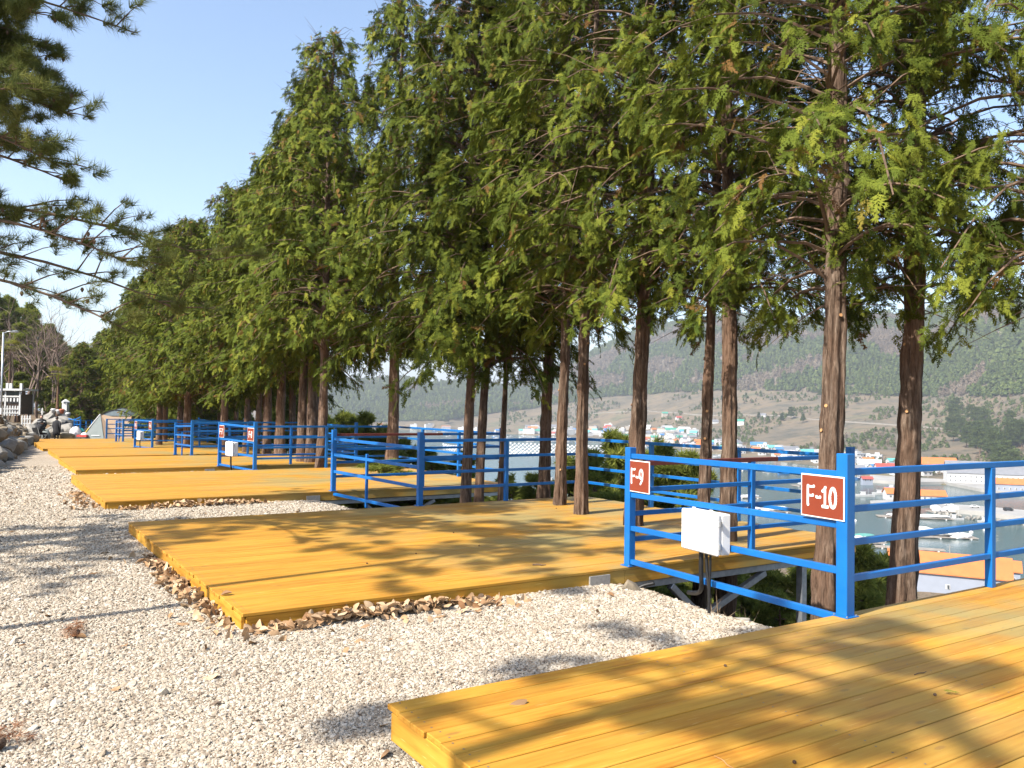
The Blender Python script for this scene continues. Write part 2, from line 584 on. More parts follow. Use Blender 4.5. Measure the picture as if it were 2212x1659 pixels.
def instancer(name, pts, scales, rots, templates, kind='stuff'):
    """one object of kind stuff: points that carry copies of a few small shapes"""
    me = bpy.data.meshes.new(name)
    me.vertices.add(len(pts))
    me.vertices.foreach_set('co', np.asarray(pts, np.float32).ravel())
    a = me.attributes.new('sc', 'FLOAT_VECTOR', 'POINT'); a.data.foreach_set('vector', np.asarray(scales, np.float32).ravel())
    a = me.attributes.new('ro', 'FLOAT_VECTOR', 'POINT'); a.data.foreach_set('vector', np.asarray(rots, np.float32).ravel())
    a = me.attributes.new('ki', 'INT', 'POINT'); a.data.foreach_set('value', rng.integers(0, len(templates), len(pts)).astype(np.int32))
    o = link(name, me)
    ng = bpy.data.node_groups.new(name, 'GeometryNodeTree')
    ng.interface.new_socket('Geometry', in_out='INPUT', socket_type='NodeSocketGeometry')
    ng.interface.new_socket('Geometry', in_out='OUTPUT', socket_type='NodeSocketGeometry')
    gi, go = ng.nodes.new('NodeGroupInput'), ng.nodes.new('NodeGroupOutput')
    jn = ng.nodes.new('GeometryNodeJoinGeometry')

    def named(nm, typ):
        n = ng.nodes.new('GeometryNodeInputNamedAttribute'); n.data_type = typ; n.inputs['Name'].default_value = nm
        return n.outputs[0]
    sc_, ro_, ki_ = named('sc', 'FLOAT_VECTOR'), named('ro', 'FLOAT_VECTOR'), named('ki', 'INT')
    for i, tmp in enumerate(templates):
        oi = ng.nodes.new('GeometryNodeObjectInfo'); oi.inputs['Object'].default_value = tmp; oi.inputs['As Instance'].default_value = True
        cp = ng.nodes.new('FunctionNodeCompare'); cp.data_type = 'INT'; cp.operation = 'EQUAL'
        ints = [s_ for s_ in cp.inputs if s_.type == 'INT']
        ng.links.new(ki_, ints[0]); ints[1].default_value = i
        ip = ng.nodes.new('GeometryNodeInstanceOnPoints')
        ng.links.new(gi.outputs[0], ip.inputs['Points']); ng.links.new(cp.outputs[0], ip.inputs['Selection'])
        ng.links.new(oi.outputs['Geometry'], ip.inputs['Instance'])
        e2r = ng.nodes.new('FunctionNodeEulerToRotation')
        ng.links.new(ro_, e2r.inputs[0]); ng.links.new(e2r.outputs[0], ip.inputs['Rotation'])
        ng.links.new(sc_, ip.inputs['Scale'])
        ng.links.new(ip.outputs[0], jn.inputs[0])
    ng.links.new(jn.outputs[0], go.inputs[0])
    md = o.modifiers.new('scatter', 'NODES'); md.node_group = ng
    return tag(o, kind=kind)


def gravel():
    n = 2300000
    t = rng.uniform(-4.5, 24, n); s = rng.uniform(-2.6, 4.5, n)
    x = A0[0] + t * U[0] + s * V[0]; y = A0[1] + t * U[1] + s * V[1]
    ok = (y > 2.2) & (np.abs(x) < y * 0.66 + .4)
    d = np.hypot(x, y)
    want = np.interp(d, [3, 6, 10, 16, 24], [1.0, 0.8, 0.42, 0.2, 0.09])        # thinner with distance, stones a little larger
    ok &= rng.random(n) < want
    dk = ((t < -0.15) & (s > .15)) | ((t > 3.1) & (t < 8.3) & (s > .4)) | ((t > 11.6) & (t < 17) & (s > .4))
    ok &= ~dk
    t, s, x, y, d = t[ok], s[ok], x[ok], y[ok], d[ok]
    z = ground_z(t, s)
    sz = rng.lognormal(0, .38, len(t)) * 0.0067 * np.interp(d, [3, 8, 24], [1.0, 1.25, 2.2])
    pts = np.stack([x, y, z + sz * 0.25], 1)
    rot = np.stack([rng.normal(0, .34, len(t)), rng.normal(0, .34, len(t)), rng.uniform(0, 6.28, len(t))], 1)
    instancer('gravel', pts, np.repeat(sz[:, None], 3, 1), rot, [stone_template(i) for i in range(6)])
    print('stones', len(t))


gravel()

# ------------------------------------------------------------------ tent decks
DECKS = {  # number: near edge t, far edge t, left edge s, height, post s on near edge, post s on far edge
    10: (-6.4, 0.03, 0.0, 0.0, 3.7, 3.70), 9: (2.75, 8.57, 0.0, -.13, 4.05, 4.43), 8: (11.3, 17.1, 0.04, -.13, 4.01, 4.11),
    7: (19.5, 24.7, 0.36, -.2, 3.86, 4.2), 6: (26.85, 31.9, 0.55, -.3, 4.13, 4.2), 5: (34.5, 40.4, 0.55, -.42, 3.97, 4.3), 4: (43.5, 47.4, 0.9, -.55, 4.42, 4.42)}
RIGHT = 7.9
PW, PG, PT = 0.136, 0.007, 0.028
TREE_HOLES = []
ordinal = {10: 'beside the F-10 sign', 9: 'beside the F-9 sign', 8: 'beside the F-8 sign', 7: 'beside the F-7 sign', 6: 'beside the F-6 sign', 5: 'beside the F-5 sign', 4: 'nearest the tan tent'}


def deck(n):
    t0, t1, s0, z, _, _ = DECKS[n]
    far_ = n <= 7
    lab = {4: 'yellow stained timber tent deck just before the tan tent, last deck of the row'}.get(n, f'yellow stained timber tent deck {ordinal[n]} in the row of decks')
    e = empty('tent_deck', W(t0, s0, z), lab, 'deck', 'tent decks in a row along the slope')
    L = RIGHT - s0
    k = int((t1 - t0) / (PW + PG))
    pw = (t1 - t0) / k - PG
    for i in range(k):
        me = cbox(L, pw, PT, 0.0035, M['plank'])
        jit = random.uniform(-.009, .009)
        p = W(t0 + (i + .5) * (pw + PG), s0 + jit, z + random.uniform(-.0015, .0008))
        link('plank', me, e, p, (0, random.uniform(-.0002, .0002), VA + random.uniform(-.0003, .0003)))
    if n >= 8:
        sc_ = MB()
        for i in range(k):
            for s_ in (s0 + .06, s0 + 1.7, s0 + 3.0, s0 + 4.4, s0 + 5.9, RIGHT - .06):
                for o_ in (-.04, .04):
                    q_ = W(t0 + (i + .5) * (pw + PG) + o_, s_ + random.uniform(-.01, .01), z + .0014) - W(t0, s0, z)
                    sc_.add([q_ + Vector((.0055 * math.cos(a_ * 1.047), .0055 * math.sin(a_ * 1.047), 0)) for a_ in range(6)], [(0, 1, 2, 3, 4, 5)])
        sc_.build('screw_heads', M['frame'], e, W(t0, s0, z))['kind'] = 'stuff'
    fh, ft_ = 0.14, 0.032
    zf = z - PT - 0.002
    # boards under the plank ends, the near and far edges
    for t_, side in ((t0 + .028, -1), (t1 - .028, 1)):
        x0 = s0 + .04
        for x1 in (s0 + L * .5, RIGHT - .02):
            bar('fascia_board', W(t_, x0, zf), W(t_, x1 - .003, zf), ft_, fh, M['fascia'], e, 0.003)
            x0 = x1
    tt = t0 + .05
    for f_ in (0.36, 0.72, 1.0):
        tn = t0 + .05 + (t1 - t0 - .1) * f_
        bar('fascia_board', W(tt, s0 + .022, zf), W(tn - .003, s0 + .022, zf), ft_, fh, M['fascia'], e, 0.003)
        tt = tn
    bar('fascia_board', W(t0 + .05, RIGHT - .03, zf), W(t1 - .05, RIGHT - .03, zf), ft_, fh, M['fascia'], e, 0.003)
    # steel joists
    zb = z - PT - .006
    for s_ in (s0 + .5, s0 + 1.7, s0 + 3.0, s0 + 4.4, s0 + 5.9, RIGHT - .4):
        bar('steel_joist', W(t0 + .1, s_, zb), W(t1 - .1, s_, zb), .06, .15, M['frame'], e, .004)
    for t_ in (t0 + .1, (t0 + t1) / 2, t1 - .1):
        bar('steel_beam', W(t_, s0 + .12, zb - .15), W(t_, RIGHT - .12, zb - .15), .075, .075, M['steel'], e, .004)
    # props that stand on the slope
    for t_ in (t0 + .1, t1 - .1):
        for s_a, s_b in ((RIGHT - 1.7, 4.9), (4.7, 6.6)):
            zg_ = gz(t_, s_b) - .1
            zt = zb - .22
            a, b = W(t_, s_a, zt), W(t_ + .0, s_b, max(zg_, zt - 2.2))
            bar('steel_brace', b, a, .07, .07, M['steel'], e, .004)
    for t_ in (t0 + .1, t1 - .1):
        zg_ = gz(t_, 3.55)
        c = MB().box((0, 0, 0), (.26, .22, .14)).build('concrete_footing', M['concrete'], e, W(t_, 3.6, zg_ + .03), (0, 0, VA))
        hh = (zb - .225) - (zg_ + .13)
        if hh > .01: post('steel_foot', W(t_, 3.6, zg_ + .12), hh + .03, .11, M['steel'], e)
        zg2 = gz(t_, 6.9)
        post('steel_post', W(t_, 6.9, zg2 - .2), zb - .15 - zg2 + .2, .09, M['steel'], e)
    if not far_ or n == 10:
        for t_ in (t1 - .25, t0 + .35):
            zg_ = gz(t_, s0 + .2)
            post('steel_foot', W(t_, s0 + .2, zg_ - .05), zb - .15 - zg_ + .05, .07, M['frame'], e)
    return e


for n in DECKS: deck(n)

# ------------------------------------------------------------------ blue railings
RZ = [1.10, 0.82, 0.57, 0.30]
PH = {(10, 1): 1.215, (9, 0): 1.25, (9, 1): 1.22, (8, 0): 1.175, (8, 1): 1.19, (7, 0): 1.2, (7, 1): 1.13, (6, 0): 1.12, (6, 1): 1.14, (5, 0): 1.13, (5, 1): 1.1, (4, 0): 1.1, (4, 1): 1.1}
POST = {}


def run(e, p0, p1, z, n_mid, first=True, last=True, red=False, hp=1.10):
    """a straight length of railing: rails and thinner uprights between two ends"""
    p0, p1 = Vector(p0), Vector(p1)
    d = (p1 - p0).normalized()
    for i, h in enumerate(RZ):
        q0, q1 = p0 + d * .035, p1 - d * .035
        if red and i == 0:
            qm = q0 + (q1 - q0) * .62
            bar('rail', q0 + Vector((0, 0, z + h)), qm + Vector((0, 0, z + h)), .05, .05, M['redrail'], e)
            bar('rail', qm + d * .002 + Vector((0, 0, z + h)), q1 + Vector((0, 0, z + h)), .05, .05, M['blue'], e)
            continue
        # rails pass between uprights: one length per bay below the top rail
        if i == 0:
            bar('rail', q0 + Vector((0, 0, z + h)), q1 + Vector((0, 0, z + h)), .052, .05, M['blue'], e)
        else:
            for k in range(n_mid + 1):
                a = p0 + (p1 - p0) * (k / (n_mid + 1)) + d * .032
                b = p0 + (p1 - p0) * ((k + 1) / (n_mid + 1)) - d * .032
                bar('rail', a + Vector((0, 0, z + h)), b + Vector((0, 0, z + h)), .046, .048, M['blue'], e)
    rz = math.atan2(d.y, d.x)
    for k in range(1, n_mid + 1):
        post('upright', p0 + (p1 - p0) * (k / (n_mid + 1)) + Vector((0, 0, z - .001)), RZ[0] - .049, .066, M['blue'], e, rz)


for n, (t0, t1, s0, z, sn, sf) in DECKS.items():
    lab = f'blue painted steel railing round the slope end of the deck {ordinal[n]}' if n != 4 else 'blue painted steel railing round the deck just before the tan tent'
    e = empty('metal_railing', W(t1 - .06, sf, z), lab, 'railing', 'blue railings round the decks')
    SR = RIGHT - .08
    a, b = W(t0 + .06, sn), W(t0 + .06, SR)
    c, d = W(t1 - .06, SR), W(t1 - .06, sf)
    if n != 10:
        post('corner_post', a + Vector((0, 0, z - .001)), PH[(n, 0)], .085, M['blue'], e); POST[(n, 0)] = a + Vector((0, 0, z))
        run(e, a, b, z, 1, red=(n == 9 or n == 8))
        post('corner_post', b + Vector((0, 0, z - .001)), 1.2, .085, M['blue'], e)
        run(e, b, c, z, 2)
    post('corner_post', c + Vector((0, 0, z - .001)), 1.2, .085, M['blue'], e)
    run(e, c, d, z, 1)
    post('corner_post', d + Vector((0, 0, z - .001)), PH[(n, 1)], .095 if n == 10 else .085, M['blue'], e); POST[(n, 1)] = d + Vector((0, 0, z))
    # foot plates
    for q in ([a] if n != 10 else []) + [d]:
        MB().box((0, 0, .003), (.14, .14, .006)).build('foot_plate', M['blue'], e, q + Vector((0, 0, z + .001)), (0, 0, VA))
        if n >= 8:
            for bx_ in (-.055, .055):
                for by_ in (-.055, .055):
                    MB().tube([(bx_, by_, .004), (bx_, by_, .016)], .008, 6).build('bolt', M['steel'], e, q + Vector((0, 0, z)), (0, 0, VA))


# ------------------------------------------------------------------ panels between the decks with signs and boxes
def arc(cx, cy, rx, ry, a0, a1, n=14):
    return [(cx + rx * math.cos(R(a0 + (a1 - a0) * k / n)), cy + ry * math.sin(R(a0 + (a1 - a0) * k / n))) for k in range(n + 1)]


GLYPH = {  # rounded strokes in a cell 0.6 wide, 1 high
    'F': [[(.05, 0), (.05, 1), (.56, 1)], [(.05, .52), (.48, .52)]],
    '-': [[(.08, .46), (.38, .46)]],
    '1': [[(.08, .8), (.3, 1), (.3, 0)], [(.08, 0), (.52, 0)]],
    '0': [arc(.3, .5, .25, .5, 0, 360, 22)],
    '4': [[(.42, 0), (.42, 1), (.02, .3), (.58, .3)]],
    '5': [[(.52, 1), (.12, 1), (.08, .56)] + arc(.28, .32, .27, .32, 115, -140)],
    '6': [arc(.3, .31, .25, .31, 0, 360, 20), [(.06, .34), (.14, .68), (.42, 1.0)]],
    '7': [[(.04, 1), (.54, 1), (.22, 0)]],
    '8': [arc(.3, .75, .21, .25, 0, 360, 18), arc(.3, .26, .26, .27, 0, 360, 20)],
    '9': [arc(.3, .69, .25, .31, 0, 360, 20), [(.54, .66), (.5, .34), (.2, .0)]],
}
ADV = {'F': .74, '-': .54, '1': .66}


def txt(body, size, parent, loc, rot):
    tot = sum(ADV.get(c, .76) for c in body) - .14
    mb = MB()
    x = -tot / 2
    for ci, c in enumerate(body):
        for li, st_ in enumerate(GLYPH[c]):
            pts = [((x + a) * size * .78, (b - .5) * size, .0003 * li) for a, b in st_]
            rr = size * .085
            closed = (abs(pts[0][0] - pts[-1][0]) + abs(pts[0][1] - pts[-1][1])) < 1e-4
            for q0, q1 in zip(pts[:-1], pts[1:]):
                mb.tube([q0, q1], rr, 10, sq=.028 / .14 * .35)
            for q0 in pts:
                mb.loft([(q0[0], q0[1], -.001, rr, rr), (q0[0], q0[1], .0012 + q0[2], rr * .99, rr * .99)], 12)
        x += ADV.get(c, .76)
    me = mb.mesh('lettering', [M['sign_white']])
    o = link('lettering', me, parent, loc, rot)
    o['label'] = 'white rounded lettering ' + body
    return o


def sign(text, centre, az, w=.43, h=.33):
    """az: heading of the panel from far to near; the sign faces the path"""
    e = empty('number_sign', centre, f'brown square-cornered sign with white lettering {text} on the blue railing', 'sign', 'brown number signs on the railings')
    nrm = Vector((math.sin(az), -math.cos(az), 0))
    rot = (math.pi / 2, 0, az)
    # plate: x along az, y up
    mw = cbox(w, h, .006, .0015, M['sign_white'], 'plate')
    c = Vector(centre)
    ax = Vector((math.cos(az), math.sin(az), 0))
    link('border_plate', mw, e, c - ax * w / 2, rot)
    mb_ = cbox(w - .02, h - .02, .004, .001, M['sign_brown'], 'plate')
    link('brown_face', mb_, e, c - ax * (w - .02) / 2 + nrm * .0025, rot)
    txt(text, (.145 if len(text) < 4 else .145), e, c + nrm * .0028, rot)
    return e


def ebox(centre, az, name_label):
    e = empty('electrical_box', centre, name_label, 'electrical box', 'white electrical boxes on the railings')
    nrm = Vector((math.sin(az), -math.cos(az), 0))
    ax = Vector((math.cos(az), math.sin(az), 0))
    c = Vector(centre)
    rot = (math.pi / 2, 0, az)
    w, h, dp = .50, .36, .16
    link('back_case', cbox(w, h, dp - .055, .012, M['white_box'], 'case'), e, c - ax * w / 2 + nrm * (dp - .055), rot)
    link('seam_strip', cbox(w - .014, h - .014, .02, .004, M['white_box'], 'case'), e, c - ax * (w - .014) / 2 + nrm * (dp - .037), rot)
    link('lid', cbox(w + .008, h + .008, .04, .012, M['white_box'], 'case'), e, c - ax * (w + .008) / 2 + nrm * dp, rot)
    for k in (-1, 1):
        MB().box((0, 0, 0), (.03, .022, .05), az).build('latch', M['steel'], e, c + ax * (w / 2 + .012) + nrm * (dp - .03) + Vector((0, 0, k * .1)))
        MB().box((0, 0, 0), (.03, .02, .03), az).build('hinge', M['white_box'], e, c + ax * k * .12 + nrm * (dp - .045) + Vector((0, 0, h / 2 + .012)))
    return e


def hose(name, pts, r, label, group):
    # smooth the line
    P = [Vector(p) for p in pts]
    out = []
    for i in range(len(P) - 1):
        p0, p1, p2, p3 = P[max(i - 1, 0)], P[i], P[i + 1], P[min(i + 2, len(P) - 1)]
        for k in range(6):
            t = k / 6
            out.append(0.5 * ((2 * p1) + (-p0 + p2) * t + (2 * p0 - 5 * p1 + 4 * p2 - p3) * t * t + (-p0 + 3 * p1 - 3 * p2 + p3) * t ** 3))
    out.append(P[-1])
    base = out[-1]
    o = MB().tube([q - base for q in out], r, 8).build(name, M['rubber'], None, base, smooth=True)
    return tag(o, label, 'hose', group)


PANELS = [(9, 10), (8, 9), (7, 8), (6, 7), (5, 6), (4, 5)]
for far_n, near_n in PANELS:
    a, b = POST[(far_n, 0)], POST[(near_n, 1)]
    signed = (far_n % 2 == 1)
    d = Vector((b.x - a.x, b.y - a.y, 0))
    az = math.atan2(d.y, d.x)
    dn = d.normalized()
    nrm = Vector((math.sin(az), -math.cos(az), 0))
    lab = f'blue railing panel bridging the gap between the decks F-{far_n} and F-{near_n}' if near_n != 5 else 'blue railing panel bridging the last gap before the tan tent'
    e = empty('railing_panel', (a + b) / 2, lab, 'railing', 'railing panels between the decks')
    za, zb_ = a.z, b.z
    HL = [1.185, .775, .425, .075]
    HR = [1.08, .70, .356, .0]
    if not signed: HL, HR = [1.02, .72, .40, -.03], [.98, .66, .33, -.08]
    for hl, hr in zip(HL, HR):
        p0 = a + dn * .045 + Vector((0, 0, hl)); p1 = b - dn * .048 + Vector((0, 0, hr))
        bar('rail', p0, p1, .05, .052, M['blue'], e)
    if not signed:
        m_ = a + (b - a) * .42
        post('upright', m_ + Vector((0, 0, -.2)), HL[1] + .25, .045, M['blue'], e, az)
    if signed:
        w = .43
        nf = nrm * .034
        sign(f'F-{far_n}', a + dn * (w / 2 - .035) + nf + Vector((0, 0, .955)), az)
        sign(f'F-{near_n}', b - dn * (w / 2 - .04) + nrm * .055 + Vector((0, 0, .875)), az)
        L = d.length
        c = a + dn * (L * .48) + nrm * .03
        c.z = (a.z + b.z) / 2 + .495
        ebox(c, az, f'white electrical box on the blue panel between the signs F-{far_n} and F-{near_n}')
        for k, off in enumerate((-.07, .0, .06)):
            q = c + dn * off + nrm * .07
            zt = c.z - .17
            g_ = gxy(q.x, q.y)
            if k == 0:
                pts = [Vector((q.x, q.y, zt)), Vector((q.x, q.y, zt - .2)), Vector((q.x, q.y, zt - .36)) - dn * .03 - nrm * .03, Vector((q.x, q.y, zt - .45)) - dn * .2 - nrm * .12, Vector((q.x, q.y, zt - .52)) - dn * .5 - nrm * .25]
                rr = .021
            else:
                j = dn * (.05 - off) * .8
                pts = [Vector((q.x, q.y, zt)), Vector((q.x, q.y, zt - .16)) + j * .3, Vector((q.x, q.y, zt - .34)) + j, Vector((q.x, q.y, zt - .55)) + j * 1.15, Vector((q.x, q.y, zt - .8)) + j - dn * .01, Vector((q.x, q.y, min(g_, zt - 1.0))) + j - dn * .09]
                rr = .015 if k == 1 else .011
            if far_n == 9 or k == 0:
                hose('cable_hose', pts, rr, f'black cable hose hanging under the white box between F-{far_n} and F-{near_n}' if k == 0 else f'thin black cable running from the white box down past the lower blue rail', 'black cable hoses under the boxes')
# loop of hose under the F-9 post
q = POST[(9, 0)]
hose('cable_hose', [q + Vector((.25, -.1, -.16)), q + Vector((.12, -.08, -.2)), q + Vector((.03, -.07, -.28)), q + Vector((-.0, -.06, -.38)), q + Vector((.0, -.02, -.5))], .02, 'black hose curling out under the edge of the deck below the F-9 sign', 'black cable hoses under the boxes')
# clamp on the bottom rail
q = (POST[(9, 0)] * .5 + POST[(10, 1)] * .5)
# ------------------------------------------------------------------ cypress trees
def unit(a):
    return a / np.maximum(np.linalg.norm(a, axis=-1, keepdims=True), 1e-9)


def spray_template(n, sub, wide, seed):
    """flat drooping fan of scale leaves, root at 0, tip towards +x, about 1 long; no two branchlets alike"""
    q = random.Random(seed)
    vs, fs = [], []
    bend = q.uniform(-.25, .25)

    def droop(x, y):
        return -0.34 * x * x - 0.3 * y * y

    def tri(a, b, c):
        k = len(vs)
        vs.extend([(p_[0], p_[1] + bend * p_[0] ** 2, droop(p_[0], p_[1]) + q.uniform(-.012, .012)) for p_ in (a, b, c)])
        fs.append((k, k + 1, k + 2))
    for i in range(n):
        for sgn in (-1, 1):
            x0 = .04 + .88 * (i + q.uniform(.0, .6) + (.3 if sgn > 0 else 0)) / n
            l = (.42 * max(0.02, 1 - x0) ** .6 + .07) * q.uniform(.55, 1.2)
            ang = R(50 - 22 * x0 + q.uniform(-14, 14))
            dx, dy = math.cos(ang), sgn * math.sin(ang)
            ex, ey = x0 + dx * l, dy * l
            w = wide * q.uniform(.8, 1.2)
            tri((x0 - w * .7, 0), (x0 + w * .9, 0), (ex, ey))
            for j in range(sub):
                f = .2 + .66 * (j + q.uniform(-.25, .25)) / max(sub, 1)
                for s2 in (-1, 1):
                    bx, by = x0 + dx * l * f, dy * l * f
                    a2 = math.atan2(dy, dx) + s2 * R(q.uniform(30, 52))
                    l2 = l * .44 * (1 - f * .5) * q.uniform(.7, 1.25)
                    tx, ty = bx + math.cos(a2) * l2, by + math.sin(a2) * l2
                    nx, ny = -math.sin(a2) * wide * .55, math.cos(a2) * wide * .55
                    tri((bx - nx, by - ny), (bx + nx, by + ny), (tx, ty))
    tri((-.02, -.014), (-.02, .014), (1, 0))
    tri((.8, -.04), (.8, .04), (1.05, 0))
    return np.array(vs), np.array(fs)


def stamps(tpls, pos, X, Z, scale, tint):
    """stamp with several templates in turn"""
    Vs, Fs, Ts, off = [], [], [], 0
    for k, t_ in enumerate(tpls):
        sl_ = slice(k, None, len(tpls))
        v_, f_, ti_ = stamp(*t_, pos[sl_], X[sl_], Z[sl_], scale[sl_], tint[sl_])
        Vs.append(v_); Fs.append(f_ + off); Ts.append(ti_); off += len(v_)
    return np.concatenate(Vs), np.concatenate(Fs), np.concatenate(Ts)


def stamp(tv, tf, pos, X, Z, scale, tint):
    """copy a template to many places with frames (X forward, Z up)"""
    X = unit(X)
    Y = unit(np.cross(Z, X)); Z = np.cross(X, Y)
    n = len(pos)
    P = (tv[None, :, 0:1] * X[:, None] + tv[None, :, 1:2] * Y[:, None] + tv[None, :, 2:3] * Z[:, None]) * scale[:, None, None] + pos[:, None]
    F_ = tf[None] + (np.arange(n) * len(tv))[:, None, None]
    return P.reshape(-1, 3), F_.reshape(-1, tf.shape[1]), np.repeat(tint, len(tv))


TPL_HI = [spray_template(8, 2, .044, k) for k in range(5)]
TPL_MID = [spray_template(6, 2, .056, k + 9) for k in range(4)]


def cypress_crown(seed, H, h0, Rm, nb, per, tpl, size, bare=0.0, low=0.0):
    """returns foliage mesh and branch mesh for a tree of height H with its first limbs at h0"""
    r = np.random.default_rng(seed)
    pos, X, Zs, sc, ti = [], [], [], [], []
    mb = MB()
    for i in range(nb):
        f = (i + r.random()) / nb
        z0 = h0 + (H - h0) * f ** 1.05
        az = i * 2.39996 + r.normal(0, .35)
        prof = min(1.0, .62 + 1.6 * f) * (1 - f) ** .62 + .08
        L = Rm * prof * r.uniform(.72, 1.22)
        up = r.uniform(.2, .72) * (1 - f * .3) + f * .35
        dirh = np.array([math.cos(az), math.sin(az), 0])
        ks = np.linspace(0, 1, 6)
        droop = r.uniform(.35, .85)
        pts = np.array([[0, 0, z0]]) + ks[:, None] * L * dirh[None] + np.array([0, 0, 1])[None] * (L * (up * ks - droop * ks ** 2.2))[:, None]
        side = np.array([-dirh[1], dirh[0], 0])
        pts += side[None] * (L * .12 * r.normal() * ks ** 2)[:, None]
        rb = .012 + .010 * (1 - f)
        mb.tube([tuple(p) for p in pts], [rb * (1 - .8 * k) + .002 for k in ks], 4, cap=False)
        m = max(3, int(per * (.45 + .55 * L / Rm)))
        cl = .34 + .66 * r.random(max(2, m // 8)) ** .8
        co = r.normal(0, 1, (len(cl), 2))
        for j in range(m):
            ci = r.integers(len(cl))
            k = cl[ci] + r.normal(0, .045)
            if bare and k < .55 and r.random() < bare: continue
            k = float(np.clip(k, .15, 1.02))
            b = np.array([np.interp(k, ks, pts[:, c]) for c in range(3)])
            sa = r.normal(0, .75)
            dv = dirh * math.cos(sa) + side * math.sin(sa)
            dv = dv * .75 + np.array([0, 0, r.uniform(-1.25, .12)])
            off = side * (co[ci, 0] * (.13 * L * (1.25 - k) + .05) + r.normal(0, .07)) + np.array([0, 0, co[ci, 1] * .07 + r.normal(-.05, .1)])
            pos.append(b + off); X.append(dv)
            Zs.append(dirh * r.uniform(.1, 1.1) + np.array([r.normal(0, .45), r.normal(0, .45), .55]))
            sc.append(size * r.uniform(.65, 1.25) * (.75 + .25 * prof))
            ti.append(np.clip(r.normal(.48, .2), 0, .92) if r.random() > .03 + .05 * f ** 3 else r.uniform(.94, 1.0))
        # dry inner twigs
        for j in range(3 if bare else 1):
            k = r.uniform(.1, .6)
            b = np.array([np.interp(k, ks, pts[:, c]) for c in range(3)])
            e_ = b + side * r.normal(0, .4) + dirh * r.uniform(.1, .5) + np.array([0, 0, r.normal(-.05, .25)])
            mid = (b + e_) / 2 + np.array([0, 0, r.normal(0, .08)])
            mb.tube([tuple(b), tuple(mid), tuple(e_)], [.007, .0055, .002], 3, cap=False)
    for j in range(int(110 * bare) if bare > .5 else 0):
        z0 = r.uniform(h0 - .35, h0 + 3.4); a = r.uniform(0, 6.28); L = r.uniform(.3, 1.1)
        dh = np.array([math.cos(a), math.sin(a), 0]); sd_ = np.array([-dh[1], dh[0], 0]); cv = r.normal(0, .35); up = r.normal(.25, .3)
        tw = [np.array([0, 0, z0]) + dh * L * q_ + sd_ * cv * L * q_ ** 2 + np.array([0, 0, L * (up * q_ - .12 * q_ ** 2)]) for q_ in (.08, .4, .7, 1.0)]
        mb.tube([tuple(q_) for q_ in tw], [.009, .007, .005, .002], 3, cap=False)
    # leader tip
    for j in range(16):
        a = r.uniform(0, 6.28)
        pos.append(np.array([0, 0, H - r.uniform(0, 1.1)])); X.append(np.array([math.cos(a) * .6, math.sin(a) * .6, r.uniform(.2, 1.2)]))
        Zs.append(np.array([r.normal(), r.normal(), .5])); sc.append(size * r.uniform(.5, .85)); ti.append(r.uniform(.3, 1))
    Vv, Ff, T_ = stamps(tpl, np.array(pos), np.array(X), np.array(Zs), np.array(sc), np.array(ti))
    return mesh('cypress_foliage', Vv, Ff, [M['cyp']], attr={'tint': T_}), mb.mesh('cypress_branches', [M['twig']])


def trunk_mesh(seed, H, r0, lean, nr, nz, rough=1.0, zb=-1.2, mat=None, curve=0.04):
    r = np.random.default_rng(seed)
    zz = np.concatenate([np.linspace(zb, min(5.2, H * .6), int(nz * .78)), np.linspace(min(5.2, H * .6), H, nz - int(nz * .78) + 1)[1:]])
    an = np.linspace(0, 2 * np.pi, nr, endpoint=False)
    ph = r.uniform(0, 6, 6)
    kn = [(r.uniform(.2, 5.5), r.uniform(0, 6.28), r.uniform(.008, .024), r.uniform(.06, .13)) for _ in range(16)]
    vs = []
    for z in zz:
        f = np.clip(z / H, 0, 1)
        rad = r0 * ((1 - f) ** .75 * .94 + .06) * (1 + .25 * math.exp(-max(z, 0) * 2.2))
        cx = lean[0] * z + curve * math.sin(z * .55 + ph[0]) - curve * math.sin(ph[0])
        cy_ = lean[1] * z + curve * math.sin(z * .45 + ph[1]) - curve * math.sin(ph[1])
        d = .06 * np.sin(an * 3 + ph[2] + z * .3) + .05 * np.sin(an * 7 + ph[3] + .8 * np.sin(z * 1.3)) * rough
        ridg = np.array([mnoise.noise(Vector((math.cos(a) * 4.2, math.sin(a) * 4.2, z * .9 + seed))) for a in an])
        fine = np.array([mnoise.noise(Vector((math.cos(a) * 9, math.sin(a) * 9, z * 4.6 + seed * 2))) for a in an])
        fl = np.array([max(0.0, mnoise.noise(Vector((math.cos(a) * 6.5, math.sin(a) * 6.5, z * 1.7 + seed * 3))) - .12) for a in an])
        rr = rad * (1 + d + (.15 * ridg + .09 * fine + .30 * fl) * rough)
        for kz, ka, ks_, kw in kn:
            da = np.angle(np.exp(1j * (an - ka)))
            rr = rr + ks_ * np.exp(-((z - kz) / kw) ** 2 - (da / .45) ** 2)
        for a, q in zip(an, rr):
            vs.append((cx + q * math.cos(a), cy_ + q * math.sin(a), z))
    n = len(zz)
    i = np.arange(n * nr).reshape(n, nr)
    j = np.roll(i, -1, 1)
    F_ = np.stack([i[:-1], j[:-1], j[1:], i[1:]], -1).reshape(-1, 4)
    return mesh('trunk', vs, F_, [mat or M['bark']], True)


